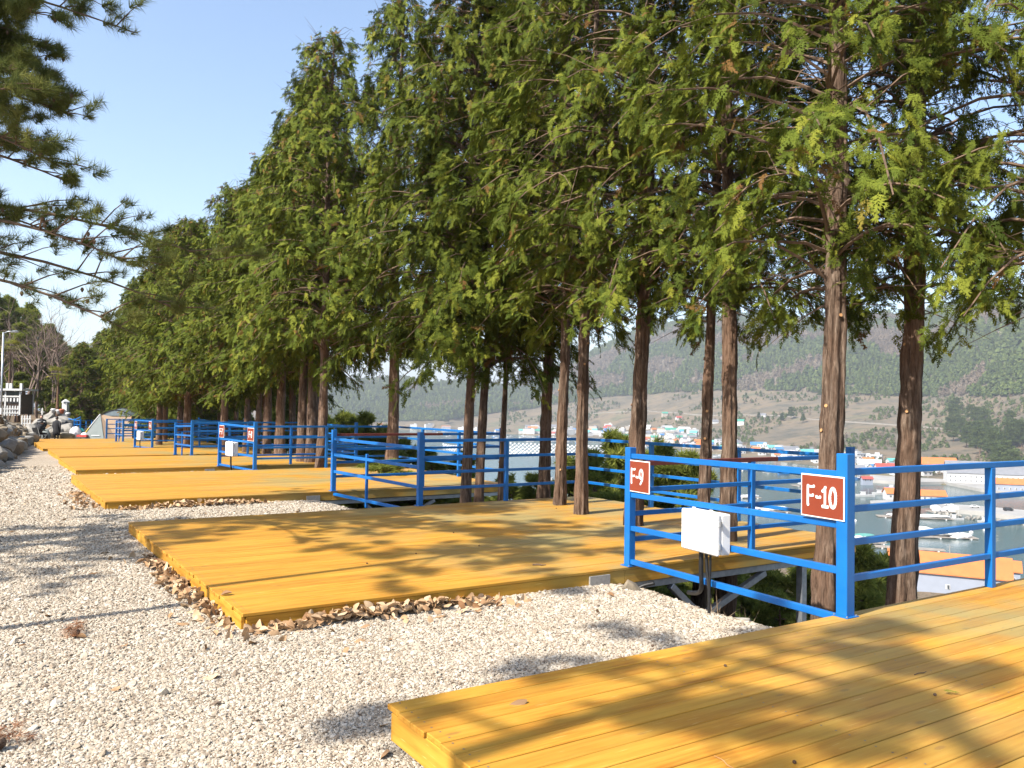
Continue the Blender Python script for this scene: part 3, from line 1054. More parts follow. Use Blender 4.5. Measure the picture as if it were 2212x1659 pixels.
NEAR = [cypress_crown(11, 11.5, 3.25, 2.0, 122, 60, TPL_HI, .225, .7), cypress_crown(12, 11.0, 3.3, 1.95, 118, 60, TPL_HI, .225, .65)]
MID = [cypress_crown(21, 11.0, 2.9, 2.45, 160, 54, TPL_MID, .29, .3), cypress_crown(22, 10.5, 2.5, 2.35, 156, 54, TPL_MID, .29, .25)]
LOW = [cypress_crown(31, 9.5, .9, 2.6, 150, 42, TPL_MID, .36, .1)]
BASEH = {'near': [11.5, 11.0], 'mid': [11.0, 10.5], 'low': [9.5]}


def stub(e, seed, p, r0, n, lean, H, curve=.04):
    rr = random.Random(seed)
    ph = np.random.default_rng(100 + seed).uniform(0, 6, 6)
    for i in range(n):
        z = rr.uniform(.6, 3.4); a = rr.uniform(2.6, 5.6)
        dv = Vector((math.cos(a), math.sin(a), .15)).normalized()
        rz_ = r0 * ((1 - z / H) ** .75 * .94 + .06)
        b = Vector((math.cos(a), math.sin(a), 0)) * rz_ * .7
        cc = Vector((lean[0] * z + curve * math.sin(z * .55 + ph[0]) - curve * math.sin(ph[0]), lean[1] * z + curve * math.sin(z * .45 + ph[1]) - curve * math.sin(ph[1]), 0))
        mb = MB()
        mb.tube([b, b + dv * (r0 * .3 + .012)], [.024, .02], 8, 0, cap=False)
        k = len(mb.v)
        mb.tube([b + dv * (r0 * .3 + .0105), b + dv * (r0 * .3 + .014)], [.019, .0185], 8, 1)
        mb.build('branch_stub', [M['bark'], M['cutwood']], e, p + cc + Vector((0, 0, z)))


def cypress(i, x, y, zbase, H, r0, lean, kind, var, label, rot, stubs=0, depth=1.2):
    p = Vector((x, y, zbase))
    e = empty('cypress_tree', p, label, 'tree', 'row of cypress trees along the slope')
    near = kind == 'near'
    var = i % len(BASEH[kind])
    link('trunk', trunk_mesh(100 + i, H, r0, lean, 40 if near else 14, 230 if near else 44, 1.5 if near else 1.0, -depth), e, p)
    fm, bm_ = {'near': NEAR, 'mid': MID, 'low': LOW}[kind][var]
    s = H / BASEH[kind][var]
    sh = Vector((lean[0], lean[1], 0)) * 4
    sx = .8 + .2 * s
    link('crown', fm, e, p + sh * .8, (0, 0, rot), (sx, sx, s))
    link('branches', bm_, e, p + sh * .8, (0, 0, rot), (sx, sx, s))['label'] = 'thin bare brown limbs inside the crown'
    if stubs: stub(e, i, p, r0, stubs, lean, H)
    return e


def by_px(px, t):
    """place on the line t = const that lies on the bearing of px"""
    k = (px - 1106) / FPX
    a = A0 + t * U
    s = (k * a[1] - a[0]) / (V[0] - k * V[1])
    q = A0 + t * U + s * V
    return q[0], q[1], s


spec = [  # px at base, t, deck height or None, H, r0, lean(px), kind, var, label
    (1788, 1.55, None, 11.5, .118, (.004, 0), 'near', 0, 'thick cypress trunk just behind the F-10 sign'),
    (1950, 1.55, None, 11.0, .122, (.022, .01), 'near', 1, 'cypress trunk growing past the railing right after the F-10 post'),
    (1574, 3.5, -.13, 11.2, .094, (.004, .0), 'near', 2, 'straight cypress trunk through the deck behind the white box of F-9'),
    (1520, 4.15, -.13, 10.2, .072, (.05, .01), 'near', 1, 'slim leaning cypress trunk crossing behind the straight one at the white box'),
    (1371, 5.1, -.13, 11.6, .104, (.02, .0), 'near', 0, 'cypress trunk through the deck just behind the F-9 sign'),
    (1258, 6.45, -.13, 10.8, .088, (.012, .0), 'near', 2, 'cypress trunk standing in the deck of F-9, second along from its sign'),
    (1211, 7.6, -.13, 11.4, .084, (.006, .0), 'near', 1, 'cypress trunk standing near the slope corner of the F-9 deck'),
    (1178, 9.3, None, 11.8, .105, (.022, .0), 'near', 0, 'cypress trunk just outside the far railing of the F-9 deck'),
    (1085, 10.6, None, 10.4, .058, (.008, .0), 'near', 2, 'thin pale cypress stem beyond the far railing of the F-9 deck'),
    (1038, 10.2, None, 11.5, .09, (.05, .02), 'mid', 1, 'leaning dark cypress trunk between the decks F-8 and F-9'),
    (1010, 9.9, None, 11.0, .094, (.008, .0), 'mid', 0, 'pale barked cypress trunk between the decks F-8 and F-9'),
    (850, 16.1, -.13, 12.6, .15, (.008, .0), 'mid', 2, 'burly knotted cypress trunk at the back of the F-8 deck'),
    (696, 17.3, -.13, 11.5, .125, (.012, .0), 'mid', 0, 'pale lumpy cypress trunk by the F-8 railing'),
    (674, 20.2, -.2, 11.8, .17, (.006, .0), 'mid', 1, 'stout red brown cypress trunk on the F-7 deck, beside its twin'),
    (655, 20.6, -.2, 11.4, .14, (-.004, .0), 'mid', 2, 'reddish cypress trunk on the F-7 deck, slimmer of the twin pair'),
    (608, 23.6, -.2, 11.0, .16, (.0, .0), 'mid', 0, 'broad shaded cypress trunk at the back of the F-7 deck'),
    (578, 24.9, None, 10.6, .14, (.01, .0), 'mid', 1, 'shaded cypress trunk in the gap behind the F-7 deck'),
    (557, 26.0, None, 10.4, .11, (.012, .0), 'mid', 2, 'slender cypress trunk in the gap between F-6 and F-7'),
    (533, 27.5, -.3, 10.0, .1, (.0, .0), 'mid', 0, 'thin straight cypress trunk standing on the F-6 deck'),
]
for i, (px, t, zd, H, r0, lean, kind, var, lab) in enumerate(spec):
    x, y, s = by_px(px, t)
    z = zd if zd is not None else gz(t, s)
    # crown heights count from deck level
    hh = H if zd is not None else H
    zc = min(0.0, z) if zd is None else zd
    p = cypress(i, x, y, zc if zc > -.6 else -.45, hh, r0, lean, kind, var, lab, 1.3 + i * 2.1, 3 if kind == 'near' else 0, 1.2 + max(0, -z) + .4)
# the far end of the row: tops follow the falling outline, limbs almost to the ground
SIL = ([40, 120, 190, 250, 300, 345, 430, 500, 545, 620, 690], [830, 768, 724, 690, 560, 486, 402, 400, 300, 190, 150])
k = 0
for t in list(np.arange(28, 55, 2.9)) + list(np.arange(59, 104, 3.4)):
    for s_ in ((5.6, 8.6) if t < 55 else (5.0, 8.6, 12.0)):
        tt = t + random.uniform(-.7, .7); ss = s_ + random.uniform(-.6, .6)
        if t > 58: ss += (t - 58) * .03
        q = W(tt, ss)
        px = 1106 + FPX * q.x / q.y
        if px < 338 and t < 58: continue
        if px < 236 and t < 66: continue
        top = EYE + (hor(px) - np.interp(px, *SIL)) * q.y / FPX
        H = top * random.uniform(.84, 1.0)
        zc = gz(tt, min(ss, 4.2)) - .3
        H = float(np.clip(H - zc, 4.5, 12.5))
        kind = 'mid' if t < 40 else 'low'
        dk_ = 6 if t < 33 else (5 if t < 42 else 4)
        side_ = 'the inner' if s_ < 6 else 'the slope'
        lab = f'cypress on {side_} side behind the F-{dk_} deck railing' if t < 56 else f'leafy cypress behind the tan tent, {["front", "second", "third"][[5.0, 8.6, 12.0].index(s_)]} line of the thicket'
        cypress(200 + k, q.x, q.y, zc, H, random.uniform(.11, .17), (random.uniform(-.01, .01), 0), kind, k % len({'mid': MID, 'low': LOW}[kind]), lab, random.uniform(0, 6.28), 0, 2.0)
        k += 1
# one beyond the picture's edge whose limbs reach in
x, y = 5.35, 7.7
cypress(300, x, y, -.3, 11.3, .11, (-.01, .0), 'near', 0, 'cypress whose long bare limbs reach over the F-10 railing', 2.6, 0, 3)

# ------------------------------------------------------------------ pines
def needle_tuft(n, ln, w, seed, spread=1.0):
    r = np.random.default_rng(seed)
    vs, fs = [], []
    for i in range(n):
        d = unit(np.array([r.uniform(.15, 1.0), r.normal(0, .55 * spread), r.normal(0, .55 * spread)]))
        p = np.array([r.uniform(-.5, .25) * ln, 0, 0])
        sd = unit(np.cross(d, r.normal(size=3))) * w
        l = ln * r.uniform(.7, 1.1)
        k = len(vs)
        vs += [p - sd, p + sd, p + d * l]
        fs.append((k, k + 1, k + 2))
    return np.array(vs), np.array(fs)


TUFT = needle_tuft(54, 1, .022, 5)
TUFT_S = needle_tuft(22, 1, .085, 6, 1.2)


def pine_limbs(r, base, az, L, slope, tpl, tsize, n_side, droop, acc, mb, rad=.03):
    ks = np.linspace(0, 1, 8)
    dh = np.array([math.cos(az), math.sin(az), 0]); sd = np.array([-dh[1], dh[0], 0])
    pts = base[None] + ks[:, None] * L * dh[None] + np.array([[0, 0, 1]]) * (L * (slope * ks - droop * ks ** 2))[:, None] + sd[None] * (.1 * L * np.sin(ks * 3 + r.uniform(0, 6)))[:, None] * .5
    mb.tube([tuple(p) for p in pts], [rad * (1 - .85 * k) + .003 for k in ks], 5, cap=False)
    for q in range(5):
        k = .9 + .1 * r.random()
        b = np.array([np.interp(k, ks, pts[:, c]) for c in range(3)])
        acc.append((b, dh + r.normal(0, .5, 3), tsize * r.uniform(.75, 1.2), np.clip(r.normal(.5, .25), 0, 1)))
    for j in range(n_side):
        k = r.uniform(.25, 1.0)
        b = np.array([np.interp(k, ks, pts[:, c]) for c in range(3)])
        sa = r.choice([-1, 1]) * r.uniform(.3, 1.1)
        d = dh * math.cos(sa) + sd * math.sin(sa) + np.array([0, 0, r.uniform(-.25, .7)])
        d = unit(d)
        l = L * r.uniform(.1, .26) * (1.25 - k * .5)
        e = b + d * l + np.array([0, 0, -.08 * l])
        mb.tube([tuple(b), tuple((b + e) / 2 + np.array([0, 0, .04 * l])), tuple(e)], [rad * .35, rad * .25, .003], 4, cap=False)
        if r.random() < .35:
            c0 = b + (e - b) * r.uniform(.3, .9)
            mb.tube([tuple(c0), tuple(c0 + np.array([0, 0, -.025])), tuple(c0 + np.array([0, 0, -.055]))], [.012, .022, .008], 5)
        nt2 = r.integers(3, 6)
        for q in range(nt2):
            kk = .62 + .38 * (q + 1) / nt2
            pp = b + (e - b) * kk + r.normal(0, .03, 3)
            d2 = d + r.normal(0, .45, 3)
            acc.append((pp, d2 + np.array([0, 0, .35]), tsize * r.uniform(.75, 1.2), np.clip(r.normal(.5, .25), 0, 1)))


def acc_mesh(name, acc, tpl, mat, r):
    pos = np.array([a[0] for a in acc]); X = np.array([a[1] for a in acc]); sc = np.array([a[2] for a in acc]); ti = np.array([a[3] for a in acc])
    Vv, Ff, T_ = stamp(*tpl, pos, X, r.normal(size=(len(pos), 3)) + np.array([0, 0, .6]), sc, ti)
    return mesh(name, Vv, Ff, [mat], attr={'tint': T_})


def big_pine(x, y, H, r0, seed, specs, label, tsize=.15, extra=40, lean=(0, 0)):
    lo_ = .5 if extra > 8 else .8
    r = np.random.default_rng(seed)
    z0 = gxy(x, y)
    p = Vector((x, y, z0))
    e = empty('pine_tree', p, label, 'tree', 'tall pines beside the gravel path')
    link('trunk', trunk_mesh(seed, H, r0, lean, 14, 40, .8, -.3, M['bark_pine'], .08), e, p)
    acc, mb = [], MB()
    for (z, az, L, slope, droop, n) in specs:
        pine_limbs(r, np.array([lean[0] * z, lean[1] * z, z]), az, L, slope, None, tsize, n, droop, acc, mb)
    for i in range(extra):
        z = H * r.uniform(lo_, .98)
        pine_limbs(r, np.array([lean[0] * z, lean[1] * z, z]), r.uniform(0, 6.28), (H - z) * .35 + r.uniform(.6, 1.6), r.uniform(.0, .5), None, tsize * 1.1, 9, .15, acc, mb, .025)
    link('crown', acc_mesh('pine_needles', acc, TUFT, M['pine'], r), e, p)
    link('branches', mb.mesh('pine_branches', [M['twig']]), e, p)['label'] = 'grey brown limbs carrying the needle tufts'
    return e


# the pine whose limbs hang into the picture from the uphill side
rp = random.Random(3)
specs = []
for i in range(40):
    z = rp.uniform(3.9, 8.2)
    specs.append((z, rp.uniform(-.75, .85), rp.uniform(1.9, 3.2) * (1.0 if z < 5.6 else .78), rp.uniform(-.02, .38), rp.uniform(.12, .38), rp.randint(15, 22)))
for z, az, L, sl_, dr in ((3.6, .15, 3.9, .12, .30), (3.35, .02, 3.6, .08, .30), (4.1, .3, 4.2, .1, .2), (3.9, -.05, 3.7, .14, .3)):
    specs.append((z, az, L, sl_, dr, 14))
big_pine(-7.9, 9.6, 11.5, .17, 41, specs, 'tall pine with long drooping needle limbs hanging over the gravel path', .15, 20)
# pines that stand outside the picture and throw the dappled shade
def ring(seed, z0_, z1_, n, L):
    q = random.Random(seed)
    return [(q.uniform(z0_, z1_), q.uniform(0, 6.28), q.uniform(.6, 1.0) * L, q.uniform(0, .35), q.uniform(.1, .3), q.randint(9, 14)) for _ in range(n)]


big_pine(-6.2, 4.85, 10.4, .075, 42, ring(1, 6.8, 9.6, 17, 2.0), 'slender pine uphill of the path whose trunk shadow crosses the F-9 deck', .2, 4)
big_pine(-5.75, -.85, 10.2, .16, 43, ring(2, 6.9, 9.5, 14, 1.6), 'pine uphill of the gravel that shades the F-10 deck', .2, 4)
big_pine(-11.6, 5.6, 11.0, .17, 44, ring(4, 3.5, 10.0, 22, 2.8), 'pine uphill of the path shading the gravel', .2, 10)


def slope_pine(seed, Hn=6.0):
    r = np.random.default_rng(seed)
    acc, mb = [], MB()
    for i in range(44):
        f = (i + r.random()) / 44
        z = Hn * (.22 + .76 * f)
        L = (1.75 * (1 - f) ** .8 + .25) * r.uniform(.75, 1.2)
        pine_limbs(r, np.array([0, 0, z]), r.uniform(0, 6.28), L, r.uniform(.15, .55), None, .23, 11, .12, acc, mb, .028)
    for j in range(8):
        acc.append((np.array([0, 0, Hn - .1 * j]), np.array([r.normal(0, .3), r.normal(0, .3), 1.0]), .24, .6))
    return acc_mesh('slope_pine_needles', acc, TUFT_S, M['pine2'], r), mb.mesh('slope_pine_branches', [M['twig']])


SP = [slope_pine(s) for s in (51, 52, 53)]
SPT = [trunk_mesh(60 + i, 6.0, .1, (0, 0), 8, 14, .8, -.5, M['bark_pine'], .06) for i in range(3)]
slopes = [(1330, 955, 24), (1290, 1000, 20), (1420, 968, 30), (1475, 1000, 25), (1240, 1010, 21), (1110, 1045, 24), (1165, 1050, 19), (995, 992, 28), (940, 985, 31), (885, 965, 34), (780, 905, 40), (740, 900, 46), (645, 850, 46), (600, 838, 52), (560, 815, 58), (520, 800, 64), (690, 880, 60), (820, 930, 40), (470, 800, 70),
          (1872, 1195, 23), (1905, 1222, 26), (1565, 1222, 23), (1650, 1232, 25), (1480, 1232, 22), (1720, 1250, 24), (1430, 1240, 21), (1610, 1275, 20), (1850, 1270, 21), (1530, 1280, 19), (1690, 1300, 19), (1385, 1252, 20), (1760, 1220, 28), (1580, 1330, 16.5), (1480, 1310, 16), (1300, 1060, 23), (1350, 1010, 28), (960, 1075, 20), (900, 1080, 22), (800, 1075, 22), (850, 1070, 20), (1050, 1085, 22)]
for i, (px, py, d) in enumerate(slopes):
    q = ray(px, d, py)
    zg = gxy(q.x, q.y)
    H = max(2.2, q.z - zg + .25)
    e = empty('slope_pine', (q.x, q.y, zg), 'bushy yellow green young pine on the slope below the decks' if d < 27 else 'sunlit pine rising from the slope beyond the decks', 'tree', 'pines on the slope')
    v = i % 3
    sxy = float(np.clip(H / 6.0, .7, 1.5))
    rz = random.uniform(0, 6.28)
    link('trunk', SPT[v], e, (q.x, q.y, zg), (0, 0, rz), (sxy, sxy, H / 6))
    link('crown', SP[v][0], e, (q.x, q.y, zg), (0, 0, rz), (sxy, sxy, H / 6))
    link('branches', SP[v][1], e, (q.x, q.y, zg), (0, 0, rz), (sxy, sxy, H / 6))


# dry undergrowth on the slope
def brush_tpl():
    r = np.random.default_rng(8)
    vs, fs = [], []
    for i in range(26):
        d = unit(np.array([r.normal(0, .6), r.normal(0, .6), r.uniform(.3, 1.2)])); p = r.normal(0, .18, 3) * np.array([1, 1, .2])
        sd = unit(np.cross(d, r.normal(size=3))) * .022
        k_ = len(vs); vs += [p - sd, p + sd, p + d * r.uniform(.5, 1.1)]; fs.append((k_, k_ + 1, k_ + 2))
    return np.array(vs), np.array(fs)


nb_ = 2600
tb = rng.uniform(-3, 40, nb_); sb = 4.9 + rng.gamma(1.6, 5.0, nb_)
xb = A0[0] + tb * U[0] + sb * V[0]; yb = A0[1] + tb * U[1] + sb * V[1]
pb = np.stack([xb, yb, ground_z(tb, sb) - .05], 1)
Vv, Ff, T_ = stamp(*brush_tpl(), pb, np.stack([rng.normal(size=nb_), rng.normal(size=nb_), np.zeros(nb_)], 1), np.repeat([[0, 0, 1.0]], nb_, 0), rng.uniform(.25, .6, nb_), rng.random(nb_))
tag(link('undergrowth', mesh('undergrowth', Vv, Ff, [M['brush']], attr={'tint': T_})), kind='stuff')
# ------------------------------------------------------------------ uphill end of the path: boulders, steps, hut, tent, people
def boulder_mesh(seed, mat, sub=2):
    bm = bmesh.new()
    bmesh.ops.create_icosphere(bm, subdivisions=sub, radius=.5)
    q = random.Random(seed)
    off = Vector((q.uniform(0, 50), q.uniform(0, 50), q.uniform(0, 50)))
    cuts = [(Vector((q.gauss(0, 1), q.gauss(0, 1), q.gauss(0, 1))).normalized(), q.uniform(.24, .38)) for _ in range(10)]
    for v in bm.verts:
        c = v.co * (1 + .22 * mnoise.noise(v.co * 2.2 + off))
        for n_, d_ in cuts:
            k_ = c.dot(n_) - d_
            if k_ > 0: c -= n_ * k_ * .92
        v.co = Vector((c.x * q.uniform(1.14, 1.16), c.y, c.z * .88))
    me = bpy.data.meshes.new('boulder')
    bm.to_mesh(me); bm.free()
    me.materials.append(mat)
    return me


BM = [boulder_mesh(i, M['rock']) for i in range(5)] + [boulder_mesh(i + 9, M['rock2']) for i in range(3)]
wall_e = empty('boulder_wall', W(24, -1.6, gz(24, -1.6)), 'rough bank wall of stacked tan and grey boulders beside the path', 'wall')
rb = random.Random(5)
for row in range(5):
    t = 21.0 + row * .3
    while t < 57:
        sz = rb.uniform(.5, 1.05) * (1.0 if row < 3 else .8)
        sw = float(np.interp(t, [19, 25, 33, 53, 62], [-1.9, -1.45, -.55, 1.05, 1.5]))
        hfac = np.interp(t, [21, 30, 45, 57], [1.0, 1.0, .75, .45])
        s = sw - row * .52 + rb.uniform(-.15, .15)
        z = np.interp(t, GT, GZ) + row * .52 * hfac + sz * .25 + rb.uniform(-.08, .1)
        o = link('boulder', BM[rb.randrange(8)], wall_e, W(t, s, z), (rb.uniform(-.6, .6), rb.uniform(-.6, .6), rb.uniform(0, 6.28)), (sz * rb.uniform(.9, 1.25), sz, sz * rb.uniform(.75, 1.0)))
        t += sz * rb.uniform(.8, 1.0)
M['step'] = simple('step_timber', (0.34, 0.24, 0.15), (0.22, 0.15, 0.09), 6, 0.9, .2)
st = empty('garden_steps', ray(97, 60, z=-1.0), 'short flight of brown steps climbing between the rocks', 'steps')
for i in range(7):
    p = ray(97 - i * .6, 58.5 + i * .38, z=-1.0 + i * .165)
    MB().box((0, 0, .0), (1.9, .42, .17)).build('step', M['step'], st, p, (0, 0, R(8)))
rocks = [(112, 57, -.6, 1.1), (122, 57.5, -.75, 1.0), (133, 57, -.55, 1.4), (142, 56.5, -.85, 1.1), (128, 58, .0, 1.3), (116, 58, .05, 1.0), (140, 58.5, .1, 1.2), (150, 57, -.3, 1.1), (152, 56.4, -.9, .9), (107, 59.5, .35, 1.1), (84, 57, .0, 1.0), (78, 56, -.5, 1.1), (121, 60.5, .55, 1.2), (137, 60.5, .5, 1.0)]
for i, (px, d, z, sz) in enumerate(rocks):
    o = link('grey_boulder', BM[5 + i % 3], None, ray(px, d, z=z), (rb.uniform(-.5, .5), rb.uniform(-.5, .5), rb.uniform(0, 6)), (sz * 1.25, sz, sz * .85))
    tag(o, 'pale grey boulder heaped beside the brown steps', 'boulder', 'grey boulders by the steps')

# ---- hut
M['white'] = simple('white_paint', (0.58, 0.58, 0.56), (0.5, 0.5, 0.48), 4, 0.5)
M['louver'] = simple('dark_louver', (0.10, 0.07, 0.055), (0.06, 0.045, 0.04), 6, 0.6)
M['dark'] = simple('black_cloth', (0.014, 0.014, 0.015), (0.008, 0.008, 0.008), 8, 0.85)
M['glassdark'] = simple('dark_glass', (0.03, 0.05, 0.045), (0.02, 0.03, 0.03), 3, 0.1)
hp = ray(13, 60, z=.45)
h = empty('garden_hut', hp, 'small white framed hut with brown louvers above the boulders', 'hut')
hw, hd, hh = 2.1, 1.6, 1.75
for sx in (-1, 0, 1):
    MB().box((0, 0, hh / 2), (.1, .1, hh)).build('frame_post', M['white'], h, hp + Vector((sx * hw / 2, 0, 0)))
for sx in (-1, 1):
    MB().box((0, 0, hh / 2), (.1, .1, hh)).build('frame_post', M['white'], h, hp + Vector((sx * hw / 2, hd, 0)))
MB().box((0, 0, 0), (hw + .1, .11, .1)).build('frame_beam', M['white'], h, hp + Vector((0, .0, hh - .42)))
for k in range(9):
    for sx in (-.5, .5):
        MB().box((0, 0, 0), (hw / 2 - .12, .03, .115), mtx=Matrix.Rotation(.4, 3, 'X')).build('louver', M['louver'], h, hp + Vector((sx * hw / 2, .03, .1 + k * .125)))
for sx in (-.5, .5):
    MB().box((0, 0, 0), (hw / 2 - .1, .02, .3)).build('window_pane', M['glassdark'], h, hp + Vector((sx * hw / 2, .02, hh - .19)))
    v_ = MB().box((0, 0, 0), (hw / 2 - .12, .02, .42)).build('valance', M['dark'], h, hp + Vector((sx * hw / 2, -.03, hh - .7)))
    for q in range(4):
        MB().box((0, 0, 0), (.11, .012, .26)).build('valance_flag', M['white'], v_, hp + Vector((sx * hw / 2 + (q - 1.5) * .25, -.046, hh - .66)))
MB().box((0, 0, 0), (.03, hd - .1, hh - .3)).build('side_wall', M['louver'], h, hp + Vector((-hw / 2, hd / 2, hh / 2 - .1)))
MB().box((0, 0, 0), (.03, hd - .1, hh - .3)).build('side_wall', M['louver'], h, hp + Vector((hw / 2, hd / 2, hh / 2 - .1)))
MB().box((0, 0, 0), (hw + .5, hd + .5, .14)).build('roof', M['white'], h, hp + Vector((0, hd / 2, hh + .07)))
for x_ in (.0, .25, 1.0):
    MB().box((0, 0, .2), (.16, .16, .42)).build('roof_vent', M['white'], h, hp + Vector((x_, .2, hh + .13)))
# ---- white pickets and little garden ornaments
for gi_, (px, d, z, n, hgt, lab) in enumerate([(6, 57, .45, 7, .7, 'white picket fence piece on the boulders before the hut'), (50, 57, -.25, 4, .75, 'small white picket fence piece beside the hut'), (93, 60.5, .1, 1, .9, 'lone white picket post beside the steps')]):
    p = ray(px, d, z=z)
    e = empty('picket_fence', p, lab, 'fence')
    for k in range(n):
        mb = MB().loft([(0, 0, 0, .05, .02), (0, 0, hgt - .08, .05, .02), (0, 0, hgt, .006, .006)], 4)
        mb.build('picket', M['white'], e, p + Vector((k * .17, .02 * k, 0)))
    for zz_ in (.25, .65):
        MB().box((0, 0, 0), (max(.17 * n, .25), .03, .06)).build('picket_rail', M['white'], e, p + Vector(((n - 1) * .085, .035, zz_ * hgt)))
pp = ray(143, 59.5, z=.28)
e = empty('white_column', pp, 'white square garden column with pointed cap among grey rocks', 'column')
MB().box((0, 0, .55), (.34, .34, 1.1)).build('shaft', M['white'], e, pp)
MB().loft([(0, 0, 1.1, .3, .3), (0, 0, 1.18, .3, .3), (0, 0, 1.36, .02, .02)], 4).build('cap', M['white'], e, pp)
M['terracotta'] = simple('terracotta', (0.45, 0.14, 0.07), (0.36, 0.1, 0.05), 5, 0.8)
for px, z, mt, lab in ((117, .62, 'white', 'small white pot on the rocks next to the palm stem'), (128, .55, 'white', 'white pot standing beside the terracotta pot'), (135, .6, 'terracotta', 'terracotta pot beside the white column'), (149, .35, 'white', 'small white pot just past the white column')):
    o = MB().loft([(0, 0, 0, .1, .1), (0, 0, .22, .16, .16), (0, 0, .26, .19, .19), (0, 0, .3, .18, .18), (0, 0, .34, .1, .1)], 10).build('flower_pot', M[mt], None, ray(px, 59.2, z=z), smooth=True)
    tag(o, lab, 'pot', 'garden pots on the rocks')


# ---- palms
def palm(px, d, z, H, label):
    p = ray(px, d, z=z)
    e = empty('windmill_palm', p, label, 'palm')
    link('trunk', trunk_mesh(int(px) + 5, H, .12, (0, 0), 10, 14, 1.2, -.3, M['bark_pine'], .03), e, p)
    r = np.random.default_rng(int(px))
    vs, fs, ti = [], [], []
    for i in range(15):
        az = i * 2.4; el = r.uniform(-.5, 1.0)
        d_ = np.array([math.cos(az) * math.cos(el), math.sin(az) * math.cos(el), math.sin(el)])
        c = np.array([0, 0, H]) + d_ * .45
        sd = unit(np.cross(d_, [0, 0, 1.]))
        upv = np.cross(sd, d_)
        k = len(vs); vs += [np.array([0, 0, H]) - sd * .012, np.array([0, 0, H]) + sd * .012, c]; fs.append((k, k + 1, k + 2)); ti += [.3] * 3
        for j in range(13):
            a = (j - 6) * .26
            dd = d_ * math.cos(a) + sd * math.sin(a)
            tip = c + dd * r.uniform(.5, .68) + np.array([0, 0, -.12])
            n_ = (d_ * -math.sin(a) + sd * math.cos(a)) * .028
            k = len(vs); vs += [c, c + dd * .3 + n_, c + dd * .3 - n_, tip]; fs += [(k, k + 1, k + 2), (k + 1, k + 3, k + 2)]; ti += [r.uniform(.2, 1)] * 4
    link('crown', mesh('palm_fronds', vs, fs, [M['palm']], attr={'tint': ti}), e, p)


palm(126, 60, .1, 3.3, 'small windmill palm rising behind the rocks by the steps')
palm(20, 62, 2.0, 3.4, 'yellowing windmill palm standing behind the white framed hut')


# ---- bare trees and pines beyond
def bare_tree_mesh(seed):
    q = random.Random(seed)
    mb = MB()

    def grow(p, d, L, r_, lvl):
        n_ = 4
        pts = [p]; dd = d.copy()
        for i in range(n_):
            dd = (dd + Vector((q.gauss(0, .12), q.gauss(0, .12), q.gauss(.05, .08)))).normalized()
            pts.append(pts[-1] + dd * L / n_)
        mb.tube(pts, [r_ * (1 - .55 * i / n_) for i in range(n_ + 1)], 5 if lvl < 2 else 3, cap=False)
        if lvl >= 4: return
        for j in range(3 if lvl < 3 else 2):
            a = pts[q.randint(2, n_)]
            nd = (dd + Vector((q.gauss(0, .6), q.gauss(0, .6), q.gauss(.1, .35)))).normalized()
            grow(a, nd, L * q.uniform(.5, .72), r_ * .5, lvl + 1)
    grow(Vector((0, 0, -.5)), Vector((0, 0, 1)), 3.6, .1, 0)
    grow(Vector((0, 0, 1.2)), Vector((.4, .2, 1)).normalized(), 2.6, .06, 1)
    return mb.mesh('bare_tree', [M['bare']])


BT = [bare_tree_mesh(s) for s in (1, 2, 3)]
for i in range(18):
    px = -10 + i * 9.5 + rb.uniform(-5, 5); d = rb.uniform(63, 82)
    p = ray(px, d, z=rb.uniform(-.2, .8))
    sc_ = rb.uniform(.85, 1.25)
    o = link('bare_tree', BT[i % 3], None, p, (0, 0, rb.uniform(0, 6.28)), (sc_, sc_, sc_))
    tag(o, 'leafless brown tree in the thicket behind the hut and steps', 'tree', 'leafless trees behind the hut')
for i, (px, py, d) in enumerate([(5, 640, 84), (28, 650, 90), (52, 655, 80), (70, 690, 95), (95, 700, 88), (115, 725, 100), (-20, 630, 78), (40, 700, 70), (140, 740, 105)]):
    q = ray(px, d, py)
    zg = gxy(q.x, q.y)
    H = q.z - zg
    e = empty('far_pine', (q.x, q.y, zg), 'tall dark pine in the wood beyond the hut', 'tree', 'pines in the wood beyond the hut')
    v = i % 3
    rz = rb.uniform(0, 6.28)
    for nm, me in (('trunk', SPT[v]), ('crown', SP[v][0]), ('branches', SP[v][1])):
        link(nm, me, e, (q.x, q.y, zg), (0, 0, rz), (1.7, 1.7, H / 6))


# ---- lamp poles
def lamp(p, H, label):
    e = empty('street_lamp', p, label, 'lamp', 'slim grey lamp poles by the path')
    MB().tube([(0, 0, -.3), (0, 0, H * .5), (0, 0, H)], [.06, .055, .045], 10).build('pole', M['steel'], e, p, smooth=True)
    MB().tube([(0, 0, H - .05), (.25, 0, H + .05), (.55, 0, H + .06)], .025, 8).build('arm', M['steel'], e, p, smooth=True)
    MB().loft([(.6, 0, H + .0, .2, .08), (.6, 0, H + .07, .22, .1), (.6, 0, H + .1, .1, .05)], 10).build('lamp_head', M['steel'], e, p)
    MB().box((0, 0, 1.3), (.16, .1, .3)).build('switch_box', M['white_box'], e, p + Vector((0, -.06, 0)))


q = ray(4, 43, z=0); lamp(Vector((q.x, q.y, gxy(q.x, q.y))), 5.4, 'slim lamp pole above the boulder wall')

